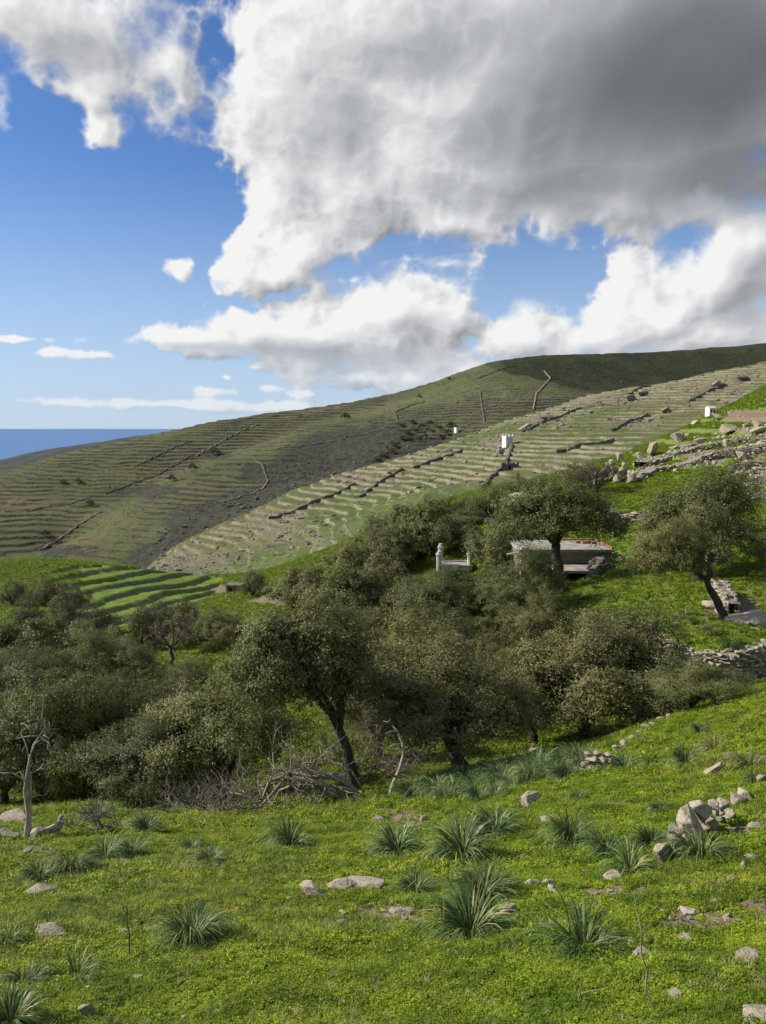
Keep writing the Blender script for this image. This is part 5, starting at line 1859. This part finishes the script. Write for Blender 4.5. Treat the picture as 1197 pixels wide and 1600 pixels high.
# ruin below it
p = hit(796, 732, Hm, 170, 460, 900)
e = empty('stone_ruin', tuple(p), rz=0.25)
mb = MB()
rr = random.Random(3)
k = p[1] / FPX
for i in range(9):
    x0 = (-14 + 3.2 * i) * k
    mb.box(x0, x0 + 3.25 * k, -.4 - rr.uniform(0, .1), .4, -1.5, (8 + rr.uniform(-2.5, 2.5)) * k)
mb.build('front_wall', M_STONE_FAR, e)
mb = MB()
for i in range(5):
    y0 = .42 + i * .9
    mb.box(13.5 * k, 15 * k, y0, y0 + .91, -1.5, (6.5 + rr.uniform(-2, 2)) * k)
mb.build('side_wall', M_STONE_FAR, e)
mb = MB()
mb.box(-2 * k, 1.5 * k, -.52, -.3, -.3, 4.5 * k)
mb.build('doorway', M_DARK, e)
tag(e, 'roofless dark stone ruin on the ridge below the dovecote', 'ruin')

# white shrine
p = hit(1110, 650, Hn, 90, 170)
k = p[1] / FPX
e = empty('shrine', tuple(p), rz=0.3)
mb = MB()
mb.box(-6 * k, 6 * k, -5 * k, 5 * k, -1.5, 12 * k)
mb.build('wall', M_WHITE, e)
mb = MB()
mb.add([(-6.6 * k, -5.6 * k, 12 * k), (6.6 * k, -5.6 * k, 12 * k), (6.6 * k, 5.6 * k, 12 * k), (-6.6 * k, 5.6 * k, 12 * k), (-6.6 * k, 0, 15 * k), (6.6 * k, 0, 15 * k)], [(0, 1, 5, 4), (2, 3, 4, 5), (1, 2, 5), (3, 0, 4), (3, 2, 1, 0)])
mb.build('roof', M_WHITE, e)
for sx in (-1, 1):
    mb = MB()
    mb.box(sx * 2.6 * k - 1.1 * k, sx * 2.6 * k + 1.1 * k, -5.15 * k, -4.9 * k, 5 * k, 9.5 * k)
    mb.build('niche', M_DARK, e)
tag(e, 'little white shrine on the near slope at upper right', 'shrine')

# far white house
p = hit(715, 674, Hf, 480, 1200, 900)
e = empty('white_house', tuple(p), rz=0.5)
k = p[1] / FPX
mb = MB()
mb.box(-4.5 * k, 4.5 * k, -3 * k, 3 * k, -2, 5.5 * k)
mb.build('wall', M_WHITE, e)
mb = MB()
mb.box(-4.8 * k, 4.8 * k, -3.3 * k, 3.3 * k, 5.5 * k, 6.1 * k)
mb.build('roof', M_WHITE, e)
mb = MB()
mb.box(-.6 * k, .8 * k, -3.06 * k, -2.9 * k, 0, 3 * k)
mb.build('door', M_DARK, e)
tag(e, 'tiny white house beside the dark bushes on the far hill', 'house')

# stone hut above the terraced field
p = ground_px(369, 925, 70, 130)
e = empty('stone_hut', tuple(p), rz=-0.2)
k = p[1] / FPX
mb = MB()
mb.box(-13 * k, 13 * k, -9 * k, 9 * k, -.8, 11 * k)
mb.build('wall', stone_mat('brown_stone', (0.25, 0.17, 0.115), (0.14, 0.10, 0.075), scale=2.0), e)
mb = MB()
for i in range(7):
    x0 = (-14 + 4 * i) * k
    mb.box(x0, x0 + 3.9 * k, -10 * k, 10 * k, 11 * k, (13 + rr.uniform(-.6, .8)) * k)
mb.build('roof', M_STONE_GREY, e)
mb = MB()
mb.box(-9 * k, -3 * k, -9.2 * k, -8.8 * k, 0, 8 * k)
mb.build('doorway', M_DARK, e)
tag(e, 'small brown stone hut at the end of the terraced field', 'hut')

# bushes round the far white house, and the lone tree on the skyline
FARB = [(628, 668), (636, 680), (645, 664), (650, 676), (660, 670), (664, 686), (672, 664), (676, 678), (686, 672), (690, 686), (698, 680), (704, 668), (655, 690), (640, 690), (630, 690), (612, 710), (600, 716), (590, 724), (618, 700)]
for i, (u, v) in enumerate(FARB):
    p = hit(u, v, Hf, 480, 1200, 900)
    me_t, me_c, ph, pw = PROTO['f0']
    k = p[1] / FPX
    o = bpy.data.objects.new('bush', me_c)
    C.objects.link(o)
    w = random.uniform(12, 18) * k
    o.location = tuple(p)
    o.scale = (w / pw, w / pw, random.uniform(8, 11) * k / ph)
    o.rotation_euler = (0, 0, random.uniform(0, 6))
    tag(o, 'dark bush in the grove left of the far white house' if i < 15 else 'dark bush in the ravine above the pale crest', 'bush', 'bushes by the far white house' if i < 15 else 'bushes in the far ravine')
for i, (u, v, w, lab) in enumerate([(702, 594, 8, 'lone dark bush on the skyline left of the summit'), (122, 755, 14, 'dark bush on the far left terraces, upper'), (98, 757, 14, 'bluish dark bush left of its neighbour on the far terraces'),
                                    (300, 735, 20, 'dark bush patch under the rear field wall'), (268, 752, 18, 'dark bush in the gully behind the spur'), (335, 712, 22, 'dark bush at the gully head'), (70, 838, 18, 'dark bush low on the far left slope'),
                                    (140, 790, 16, 'dark bush by the level field wall at left'), (655, 622, 10, 'small bush near the skyline'), (540, 655, 18, 'low dark scrub near the skyline centre')]):
    p = hit(u, v, Hf, 480, 1250, 1200)
    me_t, me_c, ph, pw = PROTO['f0']
    k = p[1] / FPX
    o = bpy.data.objects.new('bush', me_c)
    C.objects.link(o)
    o.location = tuple(p)
    o.scale = (w * k / pw, w * k / pw, w * .62 * k / ph)
    tag(o, lab, 'bush', 'single bushes on the far hill')


# ================================================================== meadow plants
def blade_mat(name, a, b, tip, transl=0.3, rough=0.58, straw=False):
    m, N = new_mat(name)
    t = N.attr('tint')
    g = N.node('ShaderNodeNewGeometry')
    big = N.noise(g.outputs['Position'], 0.45, 4, 0.6)
    rnd = N.node('ShaderNodeObjectInfo').outputs['Random']
    col = N.mix(t, a, b)
    col = N.mix(N.ramp(N.math('ADD', t, N.math('MULTIPLY', N.math('SUBTRACT', big, .5), 1.2)), 0.55, 0.95, 0, .9), col, tip)
    if straw:
        col = N.mix(N.ramp(t, .945, .955), col, (0.36, 0.29, 0.14))
    mid = N.noise(g.outputs['Position'], 2.6, 3, 0.6)
    col = N.mix(1.0, col, N.mix(N.ramp(mid, .34, .66), (.55, .62, .6), (1.25, 1.2, 1.1)), 'MULTIPLY')
    col = N.mix(.45, col, N.mix(rnd, (.7, .74, .7), (1.3, 1.24, 1.2)), 'MULTIPLY')
    return finish(m, N, col, rough, 0.22, None, transl, N.mix(.6, col, (0.16, 0.24, 0.01)))


M_CLOVER = blade_mat('clover', (0.160, 0.250, 0.013), (0.255, 0.350, 0.020), (0.365, 0.370, 0.034))
M_GRASS = blade_mat('grass_blades', (0.120, 0.195, 0.016), (0.220, 0.290, 0.028), (0.34, 0.31, 0.09))
M_ASPH = blade_mat('asphodel_leaves', (0.055, 0.105, 0.026), (0.120, 0.180, 0.054), (0.25, 0.28, 0.125), .15, .42, True)
M_ASPHY = blade_mat('yellowing_asphodel', (0.15, 0.17, 0.06), (0.28, 0.27, 0.11), (0.36, 0.33, 0.16), .2, .4)
M_STALK = plain('dry_stalk', (0.30, 0.24, 0.15), .9, .3, 8)
M_STALKR = plain('reddish_stalk', (0.12, 0.05, 0.035), .8, .3, 8)


def ribbon_leaves(n, r, length, width, arch, seg=5, upmin=.55, lean=(0, 0), basew=.06):
    Vs, Fs, Ts = [], [], []
    off = 0
    for i in range(n):
        a = r.uniform(0, 2 * math.pi)
        L = length * r.uniform(.55, 1.15)
        w = width * r.uniform(.7, 1.2)
        up = r.uniform(upmin, 1.35)
        d = np.array([math.cos(a) + lean[0], math.sin(a) + lean[1], up * 1.6])
        d /= np.linalg.norm(d)
        p = np.array([math.cos(a), math.sin(a), 0]) * basew * r.uniform(0, 1)
        side = np.array([-math.sin(a), math.cos(a), r.uniform(-.3, .3)])
        t = r.random()
        for s in range(seg + 1):
            f = s / seg
            ww = w * (1 - f ** 2.2) * (.75 + .5 * f if f < .5 else 1.0) + .0008
            Vs += [p - side * ww * .5, p + side * ww * .5]
            Ts += [t, t]
            if s < seg:
                Fs.append((off + 2 * s, off + 2 * s + 1, off + 2 * s + 3, off + 2 * s + 2))
            p = p + d * L / seg
            if r.random() < .05:
                d = d + r.normal(size=3) * .45
            d = d + np.array([math.cos(a) * .10 + lean[0] * .1, math.sin(a) * .10, -arch * (.25 + f)]) * r.uniform(.7, 1.3)
            d /= np.linalg.norm(d)
        off += 2 * (seg + 1)
    return np.array(Vs), np.array(Fs), np.array(Ts)


ASPH = []
for i in range(6):
    rr = np.random.default_rng(700 + i)
    V, F, T = ribbon_leaves([330, 280, 380, 170, 310, 90][i], rr, .52, .014, [.50, .56, .46, .54, .52, .55][i], 7, [.6, .5, .75, .25, .55, .1][i], lean=[(.15, 0), (.25, .1), (-.1, 0), (0, 0), (-.2, .1), (0, 0)][i], basew=.10)
    o = mesh_obj('asphodel_clump', V, F, M_ASPH, attrs={'tint': T}, link=False)
    ASPH.append(o.data)
ASPHY = ASPH[3].copy()
ASPHY.materials.clear()
ASPHY.materials.append(M_ASPHY)
PLANT_XY = []


def asphodel(u, v, w, label, k=None, group='asphodel clumps', hs=1.0, yellow=False):
    p = ground_px(u, v + w * .18, 2.2, 30)
    s = np.linalg.norm(p - np.array(EYE)) / FPX
    k = random.randrange(5) if k is None else k
    o = bpy.data.objects.new('asphodel_clump', ASPHY if yellow else ASPH[k])
    C.objects.link(o)
    o.location = (p[0], p[1], p[2] - .02)
    f = w * s / 0.78
    o.scale = (f * random.uniform(.9, 1.15), f * random.uniform(.85, 1.1), f * hs * random.uniform(1.0, 1.35))
    o.rotation_euler = (random.uniform(-.2, .2), random.uniform(-.2, .2), random.uniform(0, 6.28))
    tag(o, label, 'asphodel', group)
    PLANT_XY.append((p[0], p[1], f * .25))
    return o


for a in [
    (300, 1452, 118, 'large dark asphodel clump alone on the grass, left of the three stones', 2), (735, 1440, 125, 'largest asphodel clump, with a dry reddish stalk', 2), (755, 1385, 100, 'grey asphodel clump behind the largest one', 4),
    (650, 1382, 70, 'asphodel clump left of the largest one', 0), (912, 1464, 125, 'spread asphodel rosette with drooping leaves', 3), (725, 1318, 105, 'broad grey asphodel clump above the white sliver', 4),
    (622, 1318, 84, 'asphodel clump under the upper bare soil', 0), (772, 1288, 84, 'asphodel clump with brown seed spikes, middle meadow', 1), (450, 1312, 88, 'asphodel clump alone below the fallen limbs', 1),
    (888, 1302, 92, 'pale asphodel clump, centre right of the meadow', 4), (948, 1322, 72, 'asphodel clump left of the ruined stack, upper', 0), (985, 1348, 84, 'pale spreading asphodel left of the ruined stack foot', 3),
    (1015, 1312, 62, 'asphodel tuft touching the ruined stack from the left', 1), (1095, 1325, 95, 'asphodel clump growing in front of the ruined stack', 4), (1070, 1187, 58, 'asphodel clump above the lone tan boulder', 1),
    (975, 1192, 48, 'asphodel clump at the bare soil left side', 0), (1022, 1193, 44, 'small asphodel on the right of the bare soil', 2), (1056, 1108, 44, 'asphodel tuft on the meadow crest', 1), (1092, 1140, 32, 'small asphodel below the crest tuft', 0),
    (328, 1342, 46, 'small dark asphodel left of the lone one below the limbs', 2), (112, 1350, 72, 'asphodel clump below the dead stump, front', 1), (62, 1366, 62, 'dark asphodel clump at the foot of the fallen log', 2),
    (165, 1334, 66, 'asphodel clump right of the stump, front row', 4), (205, 1325, 60, 'asphodel clump at the right end of the stump row', 3), (190, 1352, 40, 'low asphodel tuft under the stump row', 5),
    (212, 1252, 64, 'upper asphodel clump near the left olive trunks', 0), (232, 1250, 50, 'asphodel clump right beside the upper left one', 4), (150, 1272, 52, 'asphodel clump halfway between stump and olive trunks', 2), (112, 1288, 44, 'flat asphodel right of the dead tree', 5),
    (185, 1290, 44, 'asphodel tuft above the stump row', 1), (230, 1290, 56, 'pale asphodel by the grey brush heap', 4), (265, 1262, 40, 'small asphodel above the grey brush heap', 0), (300, 1320, 40, 'asphodel tuft under the grey brush heap', 3),
    (645, 1238, 72, 'asphodel clump by the dead sapling', 2), (120, 1515, 84, 'drooping asphodel at lower left', 5), (40, 1528, 66, 'pale wilted asphodel rosette at lower left', 3), (15, 1468, 52, 'pale asphodel at the left edge', 3), (18, 1590, 90, 'dark asphodel clump in the bottom left corner', 0),
    (400, 1422, 40, 'flattened pale asphodel leaves right of the large dark clump', 5), (1180, 1215, 46, 'asphodel at the right picture edge', 1), (905, 1245, 30, 'tiny asphodel sprout right of the angular boulder', 2), (1032, 1262, 34, 'asphodel tuft behind the ruined stack top', 0),
]:
    asphodel(*a)
asphodel(1170, 1188, 66, 'yellowing asphodel near the right picture edge', 3, yellow=True)
asphodel(1115, 1165, 56, 'yellowing asphodel above the lone tan boulder, smaller', 3, yellow=True)
# the dense band at the foot of the olives
rr = random.Random(9)
for i in range(46):
    t = rr.random()
    u = 690 + 260 * t + rr.uniform(-14, 14)
    v = 1232 - 44 * t + rr.uniform(-16, 16)
    part = ['near the dead sapling end', 'in the middle', 'by the small stone heap end'][min(2, int(t * 3))]
    side = 'front row' if v > 1232 - 44 * t else 'back row'
    asphodel(u, v, rr.uniform(42, 66), '%s asphodel of the dense band under the olives, %s' % (side, part), None, 'dense asphodel band')

# dry stalks
for i, (u, v, dv, du, mat, lab) in enumerate([(728, 1440, 90, -25, M_STALKR, 'dry reddish asphodel stalk in the largest clump'), (205, 1500, 60, -10, M_STALKR, 'dark stalk over the drooping asphodel'),
                                              (1027, 1590, 150, -26, M_STALK, 'long dry stalk standing at the lower right'), (640, 1400, 40, 3, M_STALK, 'thin dry stalk left of the grey clump'), (1095, 1230, 55, -30, M_STALK, 'dry stalk behind the ruined stack')]):
    p = ground_px(u, v, 2.2, 30)
    s = np.linalg.norm(p - np.array(EYE)) / FPX
    mb = MB()
    P = curve_pts((0, 0, -.02), (du * s, .1, dv * s), 7, 0.0, np.random.default_rng(i), .04)
    mb.tube(P, np.linspace(.006, .003, 7), 5)
    if i != 2:
        for q in range(3):
            a = P[4 + q % 3]
            mb.tube([a, (a[0] + rr.uniform(-.08, .08), a[1], a[2] + .06)], [.003, .0015], 3)
    o = mb.build('dry_stalk', mat)
    o.location = tuple(p)
    tag(o, lab, 'stalk', 'dry stalks')
# branching dead weeds
for i, (u, v, h, lab) in enumerate([(905, 1570, 70, 'grey branching dry weed at the bottom centre'), (1120, 1270, 60, 'bare bramble twig above the ruined stack'), (560, 1450, 55, 'thin dry weed on the lower bare soil'), (75, 1520, 70, 'dry brown weed at lower left')]):
    p = ground_px(u, v, 2.2, 30)
    s = np.linalg.norm(p - np.array(EYE)) / FPX
    mb = MB()
    twigs(mb, (0, 0, -.02), (.1 - .2 * (i % 2), 0, 1), h * s * .55, .005, 3, np.random.default_rng(40 + i), .5, (1, 2), 4)
    o = mb.build('dry_weed', M_STALK)
    o.location = tuple(p)
    tag(o, lab, 'weed', 'dry weeds')

# ---- the low leafy turf: tufts set on scattered points (uncountable)
src = bpy.data.collections.new('turf_tufts')


def clover_tuft(seed, n=46, rad=.075, hgt=.045, ls=.013, blades=5):
    r = np.random.default_rng(seed)
    c = r.normal(size=(n, 3)) * np.array([rad * .5, rad * .5, 0])
    c[:, 2] = hgt * (.25 + .75 * r.random(n)) * np.clip(1.1 - np.hypot(c[:, 0], c[:, 1]) / rad * .6, .2, 1)
    nrm = np.stack([r.normal(size=n) * .45, r.normal(size=n) * .45, np.ones(n)], 1)
    nrm /= np.linalg.norm(nrm, axis=1, keepdims=True)
    a = np.cross(nrm, rand_dirs(n, r))
    a /= np.linalg.norm(a, axis=1, keepdims=True)
    b = np.cross(nrm, a)
    s = (ls * (.7 + .7 * r.random(n)))[:, None]
    V = np.stack([c - a * s, c - b * s * .75 + nrm * s * .25, c + a * s, c + b * s * .75 + nrm * s * .25], 1).reshape(-1, 3)
    F = np.arange(4 * n).reshape(n, 4)
    T = np.repeat(r.random(n), 4)
    V2, F2, T2 = ribbon_leaves(blades, r, hgt * 1.9, .005, .25, 3, .6, basew=rad * .6)
    V = np.concatenate([V, V2])
    F = np.concatenate([F, F2 + 4 * n])
    T = np.concatenate([T, T2])
    return mesh_obj('turf_tuft', V, F, M_CLOVER, attrs={'tint': T}, link=False)


def blade_tuft(seed):
    r = np.random.default_rng(seed)
    V, F, T = ribbon_leaves(26, r, .11, .006, .28, 4, .5, basew=.05)
    return mesh_obj('turf_tuft', V, F, M_GRASS, attrs={'tint': T}, link=False)


tufts = [clover_tuft(800 + i, n=[46, 56, 40, 60][i], ls=[.012, .010, .016, .011][i], hgt=[.04, .055, .035, .05][i]) for i in range(4)] + [blade_tuft(810), blade_tuft(811), blade_tuft(812)]
tufts[6].data.materials.clear()
tufts[6].data.materials.append(M_STALK)
for i, o in enumerate(tufts):
    o.name = 'turf_tuft_%d' % i
    src.objects.link(o)
TUFT_NAMES = sorted(o.name for o in tufts)


def gn_scatter(name, pts, rots, scl, kinds, label, cat):
    o = mesh_obj(name, pts, [], None)
    me = o.data
    at = me.attributes.new('rot', 'FLOAT_VECTOR', 'POINT')
    at.data.foreach_set('vector', np.asarray(rots, np.float32).ravel())
    at = me.attributes.new('scl', 'FLOAT', 'POINT')
    at.data.foreach_set('value', np.asarray(scl, np.float32))
    at = me.attributes.new('which', 'INT', 'POINT')
    at.data.foreach_set('value', np.asarray(kinds, np.int32))
    g = bpy.data.node_groups.new(name + '_scatter', 'GeometryNodeTree')
    g.interface.new_socket('Geometry', in_out='INPUT', socket_type='NodeSocketGeometry')
    g.interface.new_socket('Geometry', in_out='OUTPUT', socket_type='NodeSocketGeometry')
    gi, go = g.nodes.new('NodeGroupInput'), g.nodes.new('NodeGroupOutput')
    ci = g.nodes.new('GeometryNodeCollectionInfo')
    ci.inputs['Collection'].default_value = src
    ci.inputs['Separate Children'].default_value = True
    ci.inputs['Reset Children'].default_value = True
    ip = g.nodes.new('GeometryNodeInstanceOnPoints')
    ip.inputs['Pick Instance'].default_value = True

    def named(n, t):
        a = g.nodes.new('GeometryNodeInputNamedAttribute')
        a.data_type = t
        a.inputs['Name'].default_value = n
        return [s for s in a.outputs if s.enabled][0]
    L = g.links.new
    L(gi.outputs[0], ip.inputs['Points'])
    L(ci.outputs[0], ip.inputs['Instance'])
    L(named('which', 'INT'), ip.inputs['Instance Index'])
    L(named('rot', 'FLOAT_VECTOR'), ip.inputs['Rotation'])
    L(named('scl', 'FLOAT'), ip.inputs['Scale'])
    L(ip.outputs[0], go.inputs[0])
    md = o.modifiers.new('scatter', 'NODES')
    md.node_group = g
    tag(o, label, cat, kind='stuff')
    return o


r = np.random.default_rng(5)
bands = [(2.2, 4.5, 1700, .44), (4.5, 8, 1250, .50), (8, 14, 560, .76), (14, 24, 200, 1.25), (24, 34, 70, 2.0)]
P_, S_, K_ = [], [], []
for (r0, r1, den, sc) in bands:
    a0 = math.radians(55 if r1 <= 14 else 42)
    n = int(den * a0 * (r1 ** 2 - r0 ** 2))
    rr_ = np.sqrt(r.uniform(r0 ** 2, r1 ** 2, n))
    aa = r.uniform(-a0, a0, n)
    P_.append(np.stack([rr_ * np.sin(aa), rr_ * np.cos(aa)], 1))
    S_.append(sc * r.uniform(.6, 1.35, n))
XY = np.concatenate(P_)
SC = np.concatenate(S_)
Z = Hn(XY[:, 0], XY[:, 1])
pts = np.column_stack([XY, Z])
sm = blobs(pts, SOIL)
thin = fbm(XY[:, 0] * .9, XY[:, 1] * .9, 4)
uu, vv = project(pts)
keep = (r.random(len(pts)) > sm * 0.90) & (r.random(len(pts)) > sstep(.10, .30, thin) * .55) 
hgt = 1 + 1.3 * np.clip(fbm(XY[:, 0] * .7 + 30, XY[:, 1] * .7, 3), -.35, .5)
pts, SC = pts[keep], (SC * hgt)[keep]
n = len(pts)
kinds = r.integers(0, 4, n)
gk = fbm(pts[:, 0] * .5 + 60, pts[:, 1] * .5 + 3, 3)
kinds = np.where(r.random(n) < .05 + .35 * sstep(.08, .28, gk), r.integers(4, 6, n), kinds)
kinds = np.where(r.random(n) < .004 + .03 * sstep(.10, .3, fbm(pts[:, 0] * .8 + 11, pts[:, 1] * .8, 3)), 6, kinds)
rots = np.column_stack([r.normal(0, .15, n) + .18, r.normal(0, .15, n), r.uniform(0, 6.28, n)])
gn_scatter('meadow_turf', pts, rots, SC, kinds, 'low clover and grass turf covering the meadow slope', 'turf')

# coarser turf on the sunny banks further off
n = 120000
aa = np.radians(r.uniform(-31, 31, n))
dd = 30 + 125 * r.random(n) ** .8
XY = np.stack([dd * np.sin(aa), dd * np.cos(aa)], 1)
Z, RZ = near_full(XY[:, 0].copy(), XY[:, 1].copy())
pts = np.column_stack([XY, Z])
keep = (RZ < .3) & ((~in_poly(*project(pts), FIELD)) | (project(pts)[0] < 125)) & (~in_poly(*project(pts), POLY) | (fbm(XY[:, 0] * .16, XY[:, 1] * .16, 3) < -.02)) & (r.random(n) > blobs(pts, SOIL))
pts = pts[keep]
n = len(pts)
rots = np.column_stack([r.normal(0, .15, n), r.normal(0, .15, n), r.uniform(0, 6.28, n)])
gn_scatter('bank_turf', pts, rots, r.uniform(1.2, 2.6, n) * (1 + np.linalg.norm(pts[:, :2], axis=1) / 160), r.integers(0, 6, n), 'rough green grass on the banks and clearings of the grove', 'turf')
# asphodel dotted over the banks near the terrace tree
for i, (u, v) in enumerate([(1060, 970), (1070, 962), (1085, 975), (1095, 985), (1110, 990), (1052, 980), (1140, 1010), (905, 900), (925, 905), (915, 915), (940, 890), (890, 925), (1180, 850), (1170, 835), (1190, 870), (1160, 860), (930, 920), (960, 900)]):
    p = ground_px(u, v, 30, 80)
    o = bpy.data.objects.new('asphodel_clump', ASPH[i % 6])
    C.objects.link(o)
    o.location = tuple(p)
    s = random.uniform(.9, 1.5)
    o.scale = (s, s, s)
    o.rotation_euler = (0, 0, random.uniform(0, 6))
    tag(o, ['small asphodel on the terrace grass beside the leaning terrace tree', 'small asphodel on the bank right of the house', 'small asphodel on the lit grass at the right picture edge'][0 if i < 7 else (2 if 12 <= i < 16 else 1)], 'asphodel',
        ['terrace asphodels', 'bank asphodels', 'edge asphodels'][0 if i < 7 else (2 if 12 <= i < 16 else 1)])

# pebbles and crumbs of stone in the worn places
r = np.random.default_rng(91)
n = 60000
aa = np.radians(r.uniform(-29, 29, n))
dd = np.sqrt(r.uniform(2.5 ** 2, 20 ** 2, n))
xs, ys = dd * np.sin(aa), dd * np.cos(aa)
q = np.column_stack([xs, ys, Hn(xs, ys)])
sm = blobs(q, SOIL)
ok = np.nonzero(r.random(n) < .004 + .10 * sm)[0][:900]
items = [(q[i, 0], q[i, 1], q[i, 2] + .012, *(min(.12, .02 + r.exponential(.018)) * np.array([1.3, 1, .8])), r.uniform(0, 6), int(r.integers(9))) for i in ok]
tag(joined_stones('pebbles', items, M_STONE), 'pale pebbles and stone crumbs strewn over the worn soil patches', 'pebbles', kind='stuff')
